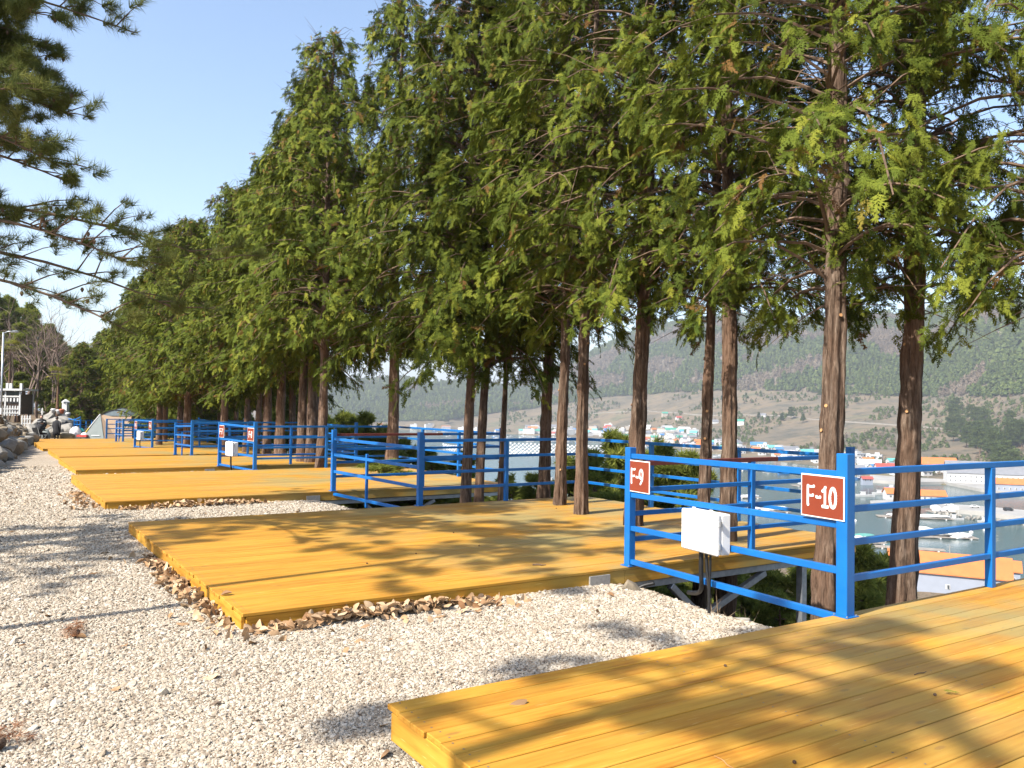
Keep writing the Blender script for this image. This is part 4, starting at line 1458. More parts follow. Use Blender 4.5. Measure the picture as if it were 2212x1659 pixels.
# ---- tent
M['tan'] = simple('tan_canvas', (0.38, 0.27, 0.18), (0.33, 0.235, 0.16), 3, 0.85)
M['tan2'] = simple('orange_trim', (0.5, 0.26, 0.12), (0.45, 0.22, 0.1), 3, 0.85)
M['greyc'] = simple('grey_canvas', (0.165, 0.19, 0.185), (0.14, 0.165, 0.16), 3, 0.8)
M['skyc'] = simple('mesh_roof', (0.16, 0.2, 0.22), (0.12, 0.15, 0.17), 3, 0.4)
M['yellow'] = simple('yellow_strap', (0.75, 0.55, 0.06), (0.7, 0.5, 0.05), 3, 0.6)
tz = -1.0
T0 = ray(257, 52.5, z=tz)
tn = empty('dome_tent', T0, 'tan and grey dome tent pitched past the last deck', 'tent')


def tp(x, y, z): return (x, y, z)


# cabin body
bx = [(-1.0, -.9), (1.35, -.9), (1.35, 1.3), (-1.0, 1.3)]
tb_, rf = [], []
mb = MB()
top = [(-.75, -.62, 1.62), (1.12, -.62, 1.62), (1.12, 1.0, 1.62), (-.75, 1.0, 1.62)]
P_ = [(x, y, 0) for x, y in bx] + top
mb.add(P_, [(0, 1, 5, 4), (1, 2, 6, 5), (2, 3, 7, 6), (3, 0, 4, 7)])
mb.build('body', M['tan'], tn, T0)
# arched roof
mb = MB()
nA = 9
pts = []
for j, y in enumerate((-.66, 1.04)):
    for k in range(nA):
        a = k / (nA - 1)
        pts.append((-.8 + 1.97 * a, y, 1.62 + .36 * math.sin(math.pi * a)))
pts_m = [(p[0], .19, p[2] + .1 * math.sin(math.pi * (i / (nA - 1)))) for i, p in enumerate(pts[:nA])]
allp = pts[:nA] + pts_m + pts[nA:]
fq = []
for j in range(2):
    for k in range(nA - 1):
        fq.append((j * nA + k, j * nA + k + 1, (j + 1) * nA + k + 1, (j + 1) * nA + k))
mb.add(allp, fq)
mb.add(pts[:nA] , [tuple(range(nA - 1, -1, -1))])
mb.build('roof_panel', M['skyc'], tn, T0)
for y in (-.68, .19, 1.06):
    MB().tube([(-.82 + 2.0 * a, y, 1.63 + (.37 + (.1 if y == .19 else 0)) * math.sin(math.pi * a)) for a in np.linspace(0, 1, 12)], .022, 6).build('roof_pole', M['dark'], tn, T0)
for x0, x1 in ((-1.0, -.75), (1.35, 1.12)):
    MB().tube([(x0, -.92, 0), (x1, -.64, 1.64)], .03, 6).build('corner_seam', M['tan2'], tn, T0)
# side wing: grey triangle that slopes down to a peg
ap = (-.8, -.66, 1.72)
w_ = MB().add([ap, (-1.75, -1.25, 0), (-.1, -1.5, 0), (-.95, .9, 1.6), (-1.75, 1.2, 0)], [(0, 1, 2), (0, 3, 4, 1)])
w_.build('side_wing', M['greyc'], tn, T0)
MB().add([ap, (-.1, -1.5, 0), (.55, -.93, 0), (.4, -.75, 1.5)], [(0, 1, 2, 3)]).build('front_flap', M['tan'], tn, T0)
MB().tube([(-1.78, -1.27, 0), (-1.32, -.98, .86)], .03, 6).build('strap', M['yellow'], tn, T0)
MB().tube([(-1.32, -.98, .86), ap], .035, 6).build('seam', M['white'], tn, T0)
MB().tube([ap, (-.1, -1.5, 0)], .02, 6).build('pole_sleeve', M['greyc'], tn, T0)
MB().box((0, 0, 0), (.55, .01, .03)).build('badge_stripe', M['white'], tn, T0 + Vector((-.75, -1.32, .42)), (R(-18), 0, R(-8)))

# far blue railing beyond the tent
fr = empty('metal_railing', ray(163, 58, z=-.8), 'blue railing by the rocks beyond the camping gear', 'railing', 'blue railings round the decks')
a, b, c = ray(163, 58, z=0), ray(176, 57, z=0), ray(224, 60, z=0)
for p, q, n_ in ((a, b, 1), (b, c, 3)):
    post('corner_post', p + Vector((0, 0, -.95)), 1.25, .09, M['blue'], fr)
    run(fr, p, q, -.9, n_)
post('corner_post', c + Vector((0, 0, -.95)), 1.25, .09, M['blue'], fr)
MB().tube([ray(150, 58.5, z=.25), ray(163, 58, z=.2), ray(176, 57, z=.42)], .035, 6).build('handrail', M['blue'], fr)

# ---- camping gear
M['olive'] = simple('olive_bag', (0.2, 0.155, 0.08), (0.13, 0.1, 0.05), 6, 0.9)
M['whitebag'] = simple('white_bag', (0.7, 0.68, 0.68), (0.5, 0.48, 0.5), 6, 0.5)
M['teal'] = simple('teal_plastic', (0.05, 0.42, 0.42), (0.04, 0.35, 0.35), 6, 0.5)
M['red'] = simple('red_plastic', (0.55, 0.06, 0.05), (0.45, 0.05, 0.04), 6, 0.5)
gz0 = -.93


def blob(name, px, d, size, mat, label, cat, seed):
    bm = bmesh.new(); bmesh.ops.create_icosphere(bm, subdivisions=2, radius=.5)
    o_ = Vector((seed * 3.1, 1, 2))
    for v in bm.verts:
        v.co = v.co * (1 + .3 * mnoise.noise(v.co * 3 + o_))
        v.co.z = max(v.co.z, -.42)
        v.co = Vector((v.co.x * size[0], v.co.y * size[1], (v.co.z + .42) * size[2]))
    me = bpy.data.meshes.new(name); bm.to_mesh(me); bm.free(); me.materials.append(M[mat])
    me.polygons.foreach_set('use_smooth', [True] * len(me.polygons))
    return tag(link(name, me, None, ray(px, d, z=gz0)), label, cat, 'camping gear heaped beside the tent')


blob('duffel_bag', 146, 51.5, (1.1, .5, .55), 'olive', 'brown olive duffel bag lying at the deck end', 'bag', 1)
blob('plastic_bag', 167, 52, (.7, .6, .95), 'whitebag', 'bulging white plastic bag next to the brown duffel', 'bag', 2)
blob('plastic_bag', 187, 51.5, (.55, .5, .6), 'whitebag', 'small crumpled white bag in front of the black crate', 'bag', 3)
blob('gear_bag', 196, 52.6, (.9, .6, .85), 'dark', 'black soft gear bag next to the tent', 'bag', 4)
e = empty('gear_crate', ray(177, 52.4, z=gz0), 'dark crate with a teal lid among the camping gear', 'crate', 'camping gear heaped beside the tent')
MB().box((0, 0, .3), (.6, .45, .6)).build('crate_body', M['dark'], e, ray(177, 52.4, z=gz0), (0, R(12), 0))
MB().box((0, 0, 0), (.3, .4, .06)).build('lid', M['teal'], e, ray(180, 52.3, z=gz0 + .62), (0, R(40), 0))
tag(MB().box((0, 0, .06), (.6, .25, .12)).build('red_mat', M['red'], None, ray(181, 51.2, z=gz0 + .25)), 'folded red mat before the camping gear', 'mat', 'camping gear heaped beside the tent')


# ---- people
M['skin'] = simple('skin', (0.5, 0.3, 0.22), (0.46, 0.27, 0.2), 5, 0.6)
M['hair'] = simple('dark_hair', (0.02, 0.014, 0.011), (0.012, 0.009, 0.008), 20, 0.5)
M['navy'] = simple('black_coat', (0.02, 0.02, 0.023), (0.012, 0.012, 0.014), 6, 0.9)


def skin_body(name, joints, edges, radii, parent, loc, rz, mat):
    me = bpy.data.meshes.new(name)
    me.from_pydata(joints, edges, [])
    me.materials.append(mat)
    o = link(name, me, parent, loc, (0, 0, rz))
    md = o.modifiers.new('skin', 'SKIN')
    sv = me.skin_vertices[0].data
    for i, r_ in enumerate(radii):
        sv[i].radius = (r_, r_ * .85) if not isinstance(r_, tuple) else r_
    sv[0].use_root = True
    sd_ = o.modifiers.new('smooth', 'SUBSURF'); sd_.levels = 2; sd_.render_levels = 2
    return o


def hand_fingers(j, e, r_, wrist_i, wrist, d):
    """five short finger chains rooted in the palm"""
    d = Vector(d).normalized()
    sd = d.cross(Vector((0, 0, 1)))
    if sd.length < .1: sd = d.cross(Vector((0, 1, 0)))
    sd.normalize()
    palm_i = len(j); pc = Vector(wrist) + d * .07
    j.append(tuple(pc)); e.append((wrist_i, palm_i)); r_.append((.028, .018))
    for k, ln in zip((-1.5, -.5, .5, 1.5), (.055, .068, .064, .05)):
        a = len(j); b = pc + d * .035 + sd * k * .016
        j.append(tuple(b)); e.append((palm_i, a)); r_.append(.009)
        j.append(tuple(b + d * ln * .9 + Vector((0, 0, -.012)))); e.append((a, a + 1)); r_.append(.0075)
    a = len(j); b = Vector(wrist) + d * .045 + sd * .035
    j.append(tuple(b)); e.append((palm_i, a)); r_.append(.01)
    j.append(tuple(b + d * .035 + sd * .02)); e.append((a, a + 1)); r_.append(.008)


def head(parent, loc, rz, mask=False):
    """skull with brow, nose, chin and ears; faces local -y"""
    bm = bmesh.new(); bmesh.ops.create_icosphere(bm, subdivisions=3, radius=1)
    for v in bm.verts:
        x, y, z = v.co
        jaw = 1 - .28 * max(0, -z) ** 1.5
        nx, ny, nz = x * .074 * jaw, y * .095 * (1 - .12 * max(0, -z)), z * .115
        if y < -.8 and abs(x) < .22 and -.3 < z < .15: ny -= .022
        if y < -.75 and .1 < abs(x) < .5 and .0 < z < .22: ny += .008
        if abs(x) > .93 and -.25 < z < .2: nx *= 1.18
        v.co = (nx, ny, nz)
    me = bpy.data.meshes.new('head'); bm.to_mesh(me); bm.free(); me.materials.append(M['skin'])
    me.polygons.foreach_set('use_smooth', [True] * len(me.polygons))
    hd_ = link('head', me, parent, loc, (0, 0, rz))
    return hd_


def hair_cap(parent, loc, rz, long_=0.0):
    bm = bmesh.new(); bmesh.ops.create_icosphere(bm, subdivisions=3, radius=1)
    kill = [v for v in bm.verts if (v.co.z < (-.15 - long_) or (v.co.y < -.55 and v.co.z < .45))]
    bmesh.ops.delete(bm, geom=kill, context='VERTS')
    for v in bm.verts:
        v.co = (v.co.x * .083, v.co.y * .104 + .006, v.co.z * .122 + .008)
    me = bpy.data.meshes.new('hair'); bm.to_mesh(me); bm.free(); me.materials.append(M['hair'])
    return link('hair', me, parent, loc, (0, 0, rz))


def standing(loc, rz, hgt, coat_len, label, raise_arm=False, stripe=False, lean=0.0):
    k = hgt / 1.7
    e = empty('person', loc, label, 'person')
    S = lambda x, y, z: (x * k, (y - lean * max(0, z - .9)) * k, z * k)
    j = [S(0, 0, .93), S(0, 0, 1.12), S(0, .01, 1.32), S(0, .01, 1.44), S(0, 0, 1.52)]
    ed = [(0, 1), (1, 2), (2, 3), (3, 4)]
    r_ = [(.15, .11), (.14, .1), (.16, .11), (.08, .07), (.05, .05)]
    for sx in (-1, 1):
        b = len(j)
        j += [S(sx * .18, 0, 1.38), S(sx * .24, .02, 1.1), S(sx * .22, -.16 if raise_arm else -.04, .95 if raise_arm else .86)]
        ed += [(3, b), (b, b + 1), (b + 1, b + 2)]; r_ += [.065, .05, .035]
        hand_fingers(j, ed, r_, b + 2, j[b + 2], (0, -.8 if raise_arm else -.2, .1 if raise_arm else -1))
        b = len(j)
        j += [S(sx * .1, 0, .86), S(sx * .11, -.01, .48), S(sx * .11, .02, .09), S(sx * .12, -.13, .04)]
        ed += [(0, b), (b, b + 1), (b + 1, b + 2), (b + 2, b + 3)]; r_ += [.095, .065, .042, .04]
    skin_body('body', j, ed, r_, e, loc, rz, M['navy'])
    o = Vector(loc)
    Rm_ = Matrix.Rotation(rz, 3, 'Z')
    hc = o + Rm_ @ Vector(S(0, -.02, 1.61))
    head(e, hc, rz)
    hair_cap(e, hc, rz, .35)
    rings = []
    for z, rx, ry in ((coat_len, .25, .19), (.8, .22, .165), (1.0, .2, .15), (1.25, .225, .155), (1.38, .2, .13), (1.46, .1, .09)):
        c = S(0, .005, z); rings.append((c[0], c[1], c[2], rx * k, ry * k))
    MB().loft(rings, 16).build('coat', M['navy'], e, loc, (0, 0, rz), smooth=True)
    for sx in (-1, 1):
        MB().tube([S(sx * .18, 0, 1.4), S(sx * .245, .02, 1.1), S(sx * .222, -.14 if raise_arm else -.04, .97 if raise_arm else .9)], [.078 * k, .066 * k, .052 * k], 10).build('sleeve', M['navy'], e, loc, (0, 0, rz), smooth=True)
    if stripe:
        MB().box((0, 0, 0), (.44 * k, .02, .05)).build('chest_stripe', M['white'], e, o + Rm_ @ Vector(S(0, -.165, 1.3)), (0, 0, rz))
    return e


p = ray(125, 51.0, z=-1.08); standing(p, R(175), 1.6, .5, 'person in a long black coat standing with the back turned by the deck end')
p = ray(93, 51.2, z=-1.02); standing(p, R(20), 1.62, .7, 'person in black with a white chest stripe standing behind the camp chair', True, True, .12)
# seated person and camp chair
p = ray(91, 49.8, z=-.95)
ch = empty('camp_chair', p, 'folding camp chair with white frame by the boulder wall', 'chair')
az = R(70)
Rm_ = Matrix.Rotation(az, 3, 'Z')
cm = MB()
for y in (-.24, .24):
    for a_, b_ in (((-.25, y, 0), (.25, y, .42)), ((.25, y, 0), (-.28, y, .42)), ((-.28, y, .42), (-.42, y, .85)), ((-.28, y, .42), (.26, y, .42))):
        MB().tube([a_, b_], .014, 6).build('leg' if a_[2] == 0 else 'frame_tube', M['white'], ch, p, (0, 0, az))
MB().box((0, 0, .4), (.5, .46, .02)).build('seat', M['dark'], ch, p, (0, 0, az))
MB().box((0, 0, 0), (.02, .46, .42), mtx=Matrix.Rotation(-.32, 3, 'Y')).build('backrest', M['dark'], ch, p + Rm_ @ Vector((-.35, 0, .65)), (0, 0, az))
e = empty('person', p + Vector((0, 0, .42)), 'person in black sitting in the camp chair looking down', 'person')
j = [(-.12, 0, .52), (-.18, 0, .72), (-.16, 0, .92), (-.08, 0, 1.0), (-.02, 0, 1.06)]
ed = [(0, 1), (1, 2), (2, 3), (3, 4)]; r_ = [(.15, .14), (.14, .11), (.16, .11), (.08, .07), (.05, .05)]
for sy in (-1, 1):
    b = len(j); j += [(-.12, sy * .18, .96), (.02, sy * .23, .74), (.2, sy * .1, .66)]; ed += [(3, b), (b, b + 1), (b + 1, b + 2)]; r_ += [.065, .05, .035]
    hand_fingers(j, ed, r_, b + 2, j[b + 2], (1, -sy * .3, .1))
    b = len(j); j += [(-.02, sy * .1, .5), (.32, sy * .12, .48), (.34, sy * .12, .1), (.46, sy * .12, .04)]; ed += [(0, b), (b, b + 1), (b + 1, b + 2), (b + 2, b + 3)]; r_ += [.09, .065, .045, .04]
skin_body('body', j, ed, r_, e, p, az, M['navy'])
hc = p + Rm_ @ Vector((.05, 0, 1.14))
head(e, hc, az + math.pi / 2)
hair_cap(e, hc, az + math.pi / 2, .2)
MB().loft([(-.12, 0, .45, .2, .22), (-.16, 0, .7, .17, .2), (-.15, 0, .92, .15, .23), (-.08, 0, 1.02, .08, .1)], 14).build('jacket', M['navy'], e, p, (0, 0, az), smooth=True)
o = blob('tote_bag', 102, 50.5, (.55, .35, .75), 'greyc', 'grey tote bag standing beside the camp chair', 'bag', 9)
o['group'] = 'camping gear heaped beside the tent'
# ------------------------------------------------------------------ bay, far shore, hills
SEA = -50.0


def sea_mat():
    m, nt, b = new_mat('sea_water')
    vec = coords(nt, (1, 1, 1), 'World')
    f = ntex(nt, vec, .006, 3)
    nt.links.new(ramp(nt, f, [(0.35, (0.022, 0.055, 0.05)), (0.65, (0.03, 0.07, 0.07))]), b.inputs['Base Color'])
    b.inputs['Roughness'].default_value = 0.16
    b.inputs['IOR'].default_value = 1.33
    st = coords(nt, (1, .55, 1), 'World')
    w_ = ntex(nt, st, .55, 4, .6)
    bump(nt, b, w_, .22, .6)
    return m


xs = np.array([-9000, -3000, -1000, -300, 0, 300, 1000, 3000, 9000.]); ys = np.array([60, 200, 400, 800, 1600, 3200, 9000.])
XX, YY = np.meshgrid(xs, ys, indexing='ij')
i = np.arange(XX.size).reshape(XX.shape)
tag(link('sea', mesh('sea', np.stack([XX, YY, np.full(XX.shape, SEA)], -1), np.stack([i[:-1, :-1], i[1:, :-1], i[1:, 1:], i[:-1, 1:]], -1).reshape(-1, 4), [sea_mat()])), kind='structure')

PXK = [100, 700, 870, 916, 981, 1010, 1060, 1100, 1150, 1200, 1300, 1395, 1480, 1600, 1650, 1700, 1760, 1850, 1950, 2000, 2060, 2120, 2212, 2500, 2900]
RYK = [800, 826, 817, 832, 829, 824, 836, 838, 826, 800, 748, 705, 698, 684, 680, 684, 697, 684, 680, 672, 655, 647, 648, 662, 690]
RDK = [2300, 2300, 2300, 2350, 2350, 2350, 2450, 2550, 2600, 2600, 2500, 2450, 2400, 2300, 2250, 2200, 2150, 2050, 1950, 1900, 1850, 1800, 1700, 1600, 1600]
SK = ([100, 800, 1000, 1150, 1300, 1420, 1500, 1700, 1800, 1880, 1960, 2050, 2212, 2500, 2900], [1850, 1840, 1700, 1530, 1440, 1200, 1010, 840, 760, 640, 620, 600, 600, 620, 650])
FK = ([100, 800, 960, 1060, 1150, 1200, 1300, 1400, 1600, 1800, 2000, 2100, 2212, 2500, 2900], [1880, 1890, 1820, 1900, 1950, 1950, 1900, 1850, 1620, 1420, 1300, 1150, 1000, 1000, 1000])
FY = ([100, 800, 960, 1060, 1150, 1200, 1300, 1400, 1600, 1800, 2000, 2100, 2212, 2500, 2900], [918, 914, 908, 893, 880, 868, 856, 850, 842, 850, 852, 855, 850, 850, 850])


def land(px, q):
    """q 0 at the shore, 1 at the foot of the wood, 2 on the ridge, 3 behind"""
    px = np.asarray(px, float); q = np.asarray(q, float)
    hz = 878.98 + (px - 1106) * 0.0141
    ds = np.interp(px, *SK); df = np.interp(px, *FK); dr = np.interp(px, PXK, RDK)
    zs = SEA + 1.4
    zf = EYE + (hz - np.interp(px, *FY)) * df / FPX
    zr = EYE + (hz - np.interp(px, PXK, RYK)) * dr / FPX - 7.0
    zf = np.maximum(zf, zs + 2)
    d = np.where(q < 1, ds + (df - ds) * q, np.where(q < 2, df + (dr - df) * (q - 1), dr + 700 * (q - 2)))
    e1 = np.clip(q, 0, 1); e2 = np.clip(q - 1, 0, 1)
    z = zs + (zf - zs) * (e1 ** 1.5) + (zr - zf) * (1 - (1 - e2) ** 1.35) - 160 * np.clip(q - 2, 0, 1)
    return d, z


def fbm(x, y, sc):
    out = np.zeros_like(x)
    for o_, a in ((1, 1), (2.1, .5), (4.3, .26), (9, .13)):
        out += a * np.array([mnoise.noise(Vector((xx * o_ / sc, yy * o_ / sc, 3.7))) for xx, yy in zip(x.ravel(), y.ravel())]).reshape(x.shape)
    return out


def far_z(x, d, q, z):
    n = fbm(x, d, 260.0)
    amp = np.interp(q, [0, .15, 1, 1.25, 1.8, 2, 3], [0, 2.5, 5, 13, 12, 5, 20])
    return z + n * amp


pxs = np.concatenate([np.arange(100, 2900, 11.0)])
qs = np.concatenate([[-.05], np.linspace(0, 1, 22), np.linspace(1, 2, 30)[1:], np.linspace(2, 3, 6)[1:]])
PX, Q = np.meshgrid(pxs, qs, indexing='ij')
D, Z = land(PX, np.maximum(Q, 0))
D = np.where(Q < 0, D - 12, D); Z = np.where(Q < 0, SEA - 3, Z)
X = (PX - 1106) / FPX * D
Z = far_z(X, D, np.maximum(Q, 0), Z)


def hill_mat():
    m, nt, b = new_mat('far_hillside')
    at_ = N(nt, 'ShaderNodeAttribute', attribute_name='wood')
    vec = coords(nt, (1, 1, 1), 'World')
    f = ntex(nt, vec, .012, 6, .62); f2 = ntex(nt, vec, .05, 5, .65); f3 = ntex(nt, vec, .004, 3)
    fld = ramp(nt, f, [(0.3, (0.085, 0.07, 0.042)), (0.45, (0.125, 0.10, 0.062)), (0.55, (0.165, 0.12, 0.07)), (0.7, (0.095, 0.10, 0.045))])
    fld = mixc(nt, math_(nt, 'MULTIPLY', ramp(nt, f2, [(0.5, (0, 0, 0)), (0.62, (1, 1, 1))]), .7), fld, (0.05, 0.05, 0.03))
    wd = ramp(nt, f2, [(0.35, (0.05, 0.055, 0.03)), (0.5, (0.14, 0.11, 0.08)), (0.68, (0.2, 0.155, 0.12))])
    wd = mixc(nt, math_(nt, 'MULTIPLY', ramp(nt, f3, [(0.45, (0, 0, 0)), (0.6, (1, 1, 1))]), .5), wd, (0.06, 0.07, 0.035))
    nt.links.new(mixc(nt, at_.outputs['Fac'], fld, wd), b.inputs['Base Color'])
    b.inputs['Roughness'].default_value = .95
    bump(nt, b, f2, 1.0, 4.0)
    return m


M['hill'] = hill_mat()
i = np.arange(PX.size).reshape(PX.shape)
wood = np.clip((Q - .95) * 8, 0, 1)
tag(link('far_hills', mesh('far_hills', np.stack([X, D, Z], -1), np.stack([i[:-1, :-1], i[1:, :-1], i[1:, 1:], i[:-1, 1:]], -1).reshape(-1, 4), [M['hill']], True, attr={'wood': wood.ravel()})), kind='structure')

# distant blue range
xs = np.arange(-5200, 3200, 60.)
zr = 150 + 150 * np.array([mnoise.noise(Vector((x / 1300, 4.4, 0))) + .4 * mnoise.noise(Vector((x / 420, 9.4, 0))) for x in xs]) + np.where(np.abs(xs + 400) < 1500, 60, 0)
vs = np.concatenate([np.stack([xs, np.full_like(xs, 7800), np.full_like(xs, SEA - 2)], 1), np.stack([xs, np.full_like(xs, 8300), np.maximum(zr, 10)], 1), np.stack([xs, np.full_like(xs, 8900), np.full_like(xs, SEA - 2)], 1)])
n = len(xs)
fs_ = [(k, k + 1, n + k + 1, n + k) for k in range(n - 1)] + [(n + k, n + k + 1, 2 * n + k + 1, 2 * n + k) for k in range(n - 1)]
M['farm'] = simple('distant_mountain', (0.08, 0.09, 0.07), (0.05, 0.06, 0.045), .002, .95, kind='World', rand=False)
tag(link('mountains', mesh('mountains', vs, fs_, [M['farm']], True)), kind='structure')


# wood on the far hills: one mass
def crown_shape(kind, seed):
    r = np.random.default_rng(seed)
    vs, fs, ti = [], [], []
    n_ = 70
    for i_ in range(n_):
        f = r.random()
        z = 2.0 + 7.0 * f
        rad = (2.9 * (1 - f) ** .7 + .5) if kind == 'pine' else 2.6 * math.sin(math.pi * min(1, f * .9 + .12))
        a = r.uniform(0, 6.28); rr = rad * r.uniform(.35, 1.0) ** .6
        c = np.array([math.cos(a) * rr, math.sin(a) * rr, z])
        nrm = unit(np.array([math.cos(a), math.sin(a), r.uniform(.2, 1.2)]) + r.normal(0, .35, 3))
        t1 = unit(np.cross(nrm, r.normal(size=3))); t2 = np.cross(nrm, t1)
        s_ = r.uniform(.9, 1.5) if kind == 'pine' else r.uniform(.5, .95)
        k_ = len(vs)
        vs += [c + t1 * s_, c - t1 * s_ * .5 + t2 * s_ * .9, c - t1 * s_ * .5 - t2 * s_ * .9]
        fs.append((k_, k_ + 1, k_ + 2)); ti += [r.random()] * 3
    for a in range(3):
        k_ = len(vs); th = a * 2.1
        vs += [np.array([math.cos(th) * .3, math.sin(th) * .3, -1]), np.array([-math.cos(th) * .3, -math.sin(th) * .3, -1]), np.array([0, 0, 6.])]
        fs.append((k_, k_ + 1, k_ + 2)); ti += [0] * 3
    return mesh('crown_shape', vs, fs, [M['woodpine'] if kind == 'pine' else M['woodbare']], attr={'tint': ti})


def woodmat(name, stops):
    m = leafmat(name, stops, .1, .8)
    return m


M['woodpine'] = woodmat('wood_pine', [(0, (0.04, 0.06, 0.02)), (.6, (0.08, 0.108, 0.032)), (1, (0.125, 0.15, 0.045))])
M['woodbare'] = woodmat('wood_bare', [(0, (0.12, 0.095, 0.068)), (1, (0.22, 0.17, 0.12))])
cand_px = rng.uniform(560, 2330, 46000); cand_q = rng.uniform(.97, 2.03, 46000)
Dc, Zc = land(cand_px, cand_q)
Xc = (cand_px - 1106) / FPX * Dc
Zc = far_z(Xc, Dc, cand_q, Zc)
den = np.array([mnoise.noise(Vector((x / 120, y / 120, 1.3))) + .6 * mnoise.noise(Vector((x / 45, y / 45, 7.3))) for x, y in zip(Xc, Dc)])
keep = rng.random(len(den)) < np.clip(Dc / 2600, .3, 1)
low_green = np.where(cand_px < 1100, .55, 0) + np.where(cand_q > 1.85, .3, 0) + np.where(cand_q < 1.2, .15, 0) + np.where(cand_px > 1950, .22, 0)
is_p = (den + low_green > .02)
for nm, sel, kd in (('far_pine_wood', keep & is_p, 'pine'), ('far_bare_wood', keep & ~is_p & (rng.random(len(den)) < .8), 'bare')):
    k_ = sel.sum()
    sc_ = rng.lognormal(.15, .28, k_)
    instancer(nm, np.stack([Xc[sel], Dc[sel], Zc[sel] - .5], 1), np.repeat(sc_[:, None], 3, 1), np.stack([np.zeros(k_), np.zeros(k_), rng.uniform(0, 6.28, k_)], 1), [bpy.data.objects.new('crown_shape', crown_shape(kd, 70 + j)) for j in range(3)])
# hedges, orchards and scrub between the fields
k_ = 5200
fp = rng.uniform(1080, 2330, k_); fq = rng.uniform(.06, .98, k_)
Df, Zf = land(fp, fq); Xf = (fp - 1106) / FPX * Df; Zf = far_z(Xf, Df, fq, Zf)
dn = np.array([mnoise.noise(Vector((x / 90, y / 90, 11.3))) for x, y in zip(Xf, Df)])
sel = dn > .0
sc_ = rng.uniform(.28, .75, sel.sum())
instancer('field_scrub', np.stack([Xf[sel], Df[sel], Zf[sel] - .8], 1), np.stack([sc_ * 1.3, sc_ * 1.3, sc_], 1), np.stack([np.zeros(sel.sum()), np.zeros(sel.sum()), rng.uniform(0, 6.28, sel.sum())], 1), [bpy.data.objects.new('crown_shape', crown_shape('pine' if j < 2 else 'bare', 80 + j)) for j in range(3)])


def on_land(px, q):
    d, z = land(np.array([px]), np.array([q]))
    x = (px - 1106) / FPX * d
    z = far_z(x, d, np.array([q]), z)
    return Vector((float(x[0]), float(d[0]), float(z[0])))


# dark grove on the near spur and single trees above the fields
PB = [crown_shape('pine', 90 + j) for j in range(3)]
big_t = []
rv = random.Random(12)


def grove_mesh(seed):
    r = np.random.default_rng(seed)
    pos, X_, sc_, ti = [], [], [], []
    for lay in range(9):
        z = 3.5 + lay * 1.0
        Rr = 3.6 * (1 - lay / 10.5) + .5
        for j in range(11 - lay // 2):
            a = r.uniform(0, 6.28)
            rr = Rr * r.uniform(.3, 1)
            for c in range(7):
                pos.append(np.array([math.cos(a) * rr, math.sin(a) * rr, z]) + r.normal(0, .4, 3) * np.array([1, 1, .35])); X_.append(np.array([math.cos(a), math.sin(a), .3]) + r.normal(0, .5, 3)); sc_.append(r.uniform(.7, 1.1)); ti.append(np.clip(r.normal(.5, .25), 0, 1))
    Vv, Ff, T_ = stamp(*TUFT_S, np.array(pos), np.array(X_), np.repeat([[0, 0, 1.]], len(pos), 0) + r.normal(0, .3, (len(pos), 3)), np.array(sc_), np.array(ti))
    return mesh('grove_crown', Vv, Ff, [M['woodpine']], attr={'tint': T_})


GR = [grove_mesh(s) for s in (1, 2)]
GT_ = trunk_mesh(77, 11, .25, (0, 0), 7, 10, .6, -1, M['bark_pine'], .2)
for i_ in range(52):
    px = rv.uniform(2050, 2330); q = rv.uniform(.1, .62) + max(0, (2140 - px)) / 400
    p = on_land(px, q)
    e = empty('grove_pine', p, 'dark layered pine in the grove on the spur across the bay', 'tree', 'pines in the grove across the bay')
    s_ = rv.uniform(1.3, 2.1)
    rz = rv.uniform(0, 6.28)
    link('trunk', GT_, e, p, (0, 0, rz), (s_, s_, s_)); link('crown', GR[i_ % 2], e, p, (0, 0, rz), (s_, s_, s_))
for i_, (px, py, hh_) in enumerate([(1709, 905, 1.5), (1735, 912, 1.1), (1690, 912, 1.0), (1560, 868, .9), (1612, 858, .8), (1850, 872, .9), (1770, 858, .9), (1810, 872, .8), (1490, 862, .8), (985, 908, 2.0), (965, 915, 1.6), (1640, 906, .9), (1660, 912, .8)]):
    q = .45 if px > 1100 else .9
    best = min((abs(hor(px) - (on_land(px, qq).z - EYE) * FPX / on_land(px, qq).y - py), qq) for qq in np.linspace(.05, 1.1, 30))[1]
    p = on_land(px, best)
    e = empty('field_tree', p, 'rounded dark evergreen standing among the fields across the bay', 'tree', 'evergreens among the far fields')
    link('trunk', GT_, e, p, (0, 0, i_), (hh_, hh_, hh_)); link('crown', GR[i_ % 2], e, p, (0, 0, i_), (hh_, hh_, hh_))

# ------------------------------------------------------------------ the fishing village
HM = {}
for nm, c in {'w1': (0.52, 0.515, 0.5), 'w2': (0.4, 0.4, 0.39), 'w3': (0.4, 0.35, 0.29), 'w4': (0.27, 0.30, 0.36)}.items():
    HM[nm] = simple('house_wall_' + nm, c, tuple(x * .9 for x in c), .3, .8)
for nm, c in {'blue': (0.06, 0.2, 0.45), 'orange': (0.58, 0.17, 0.045), 'green': (0.06, 0.28, 0.2), 'grey': (0.2, 0.205, 0.22), 'white': (0.5, 0.5, 0.49), 'red': (0.4, 0.07, 0.05), 'teal': (0.12, 0.4, 0.36)}.items():
    HM[nm] = simple('house_roof_' + nm, c, tuple(x * .82 for x in c), .4, .6)
HM['win'] = simple('house_window', (0.06, 0.075, 0.09), (0.04, 0.05, 0.06), 1, .2)


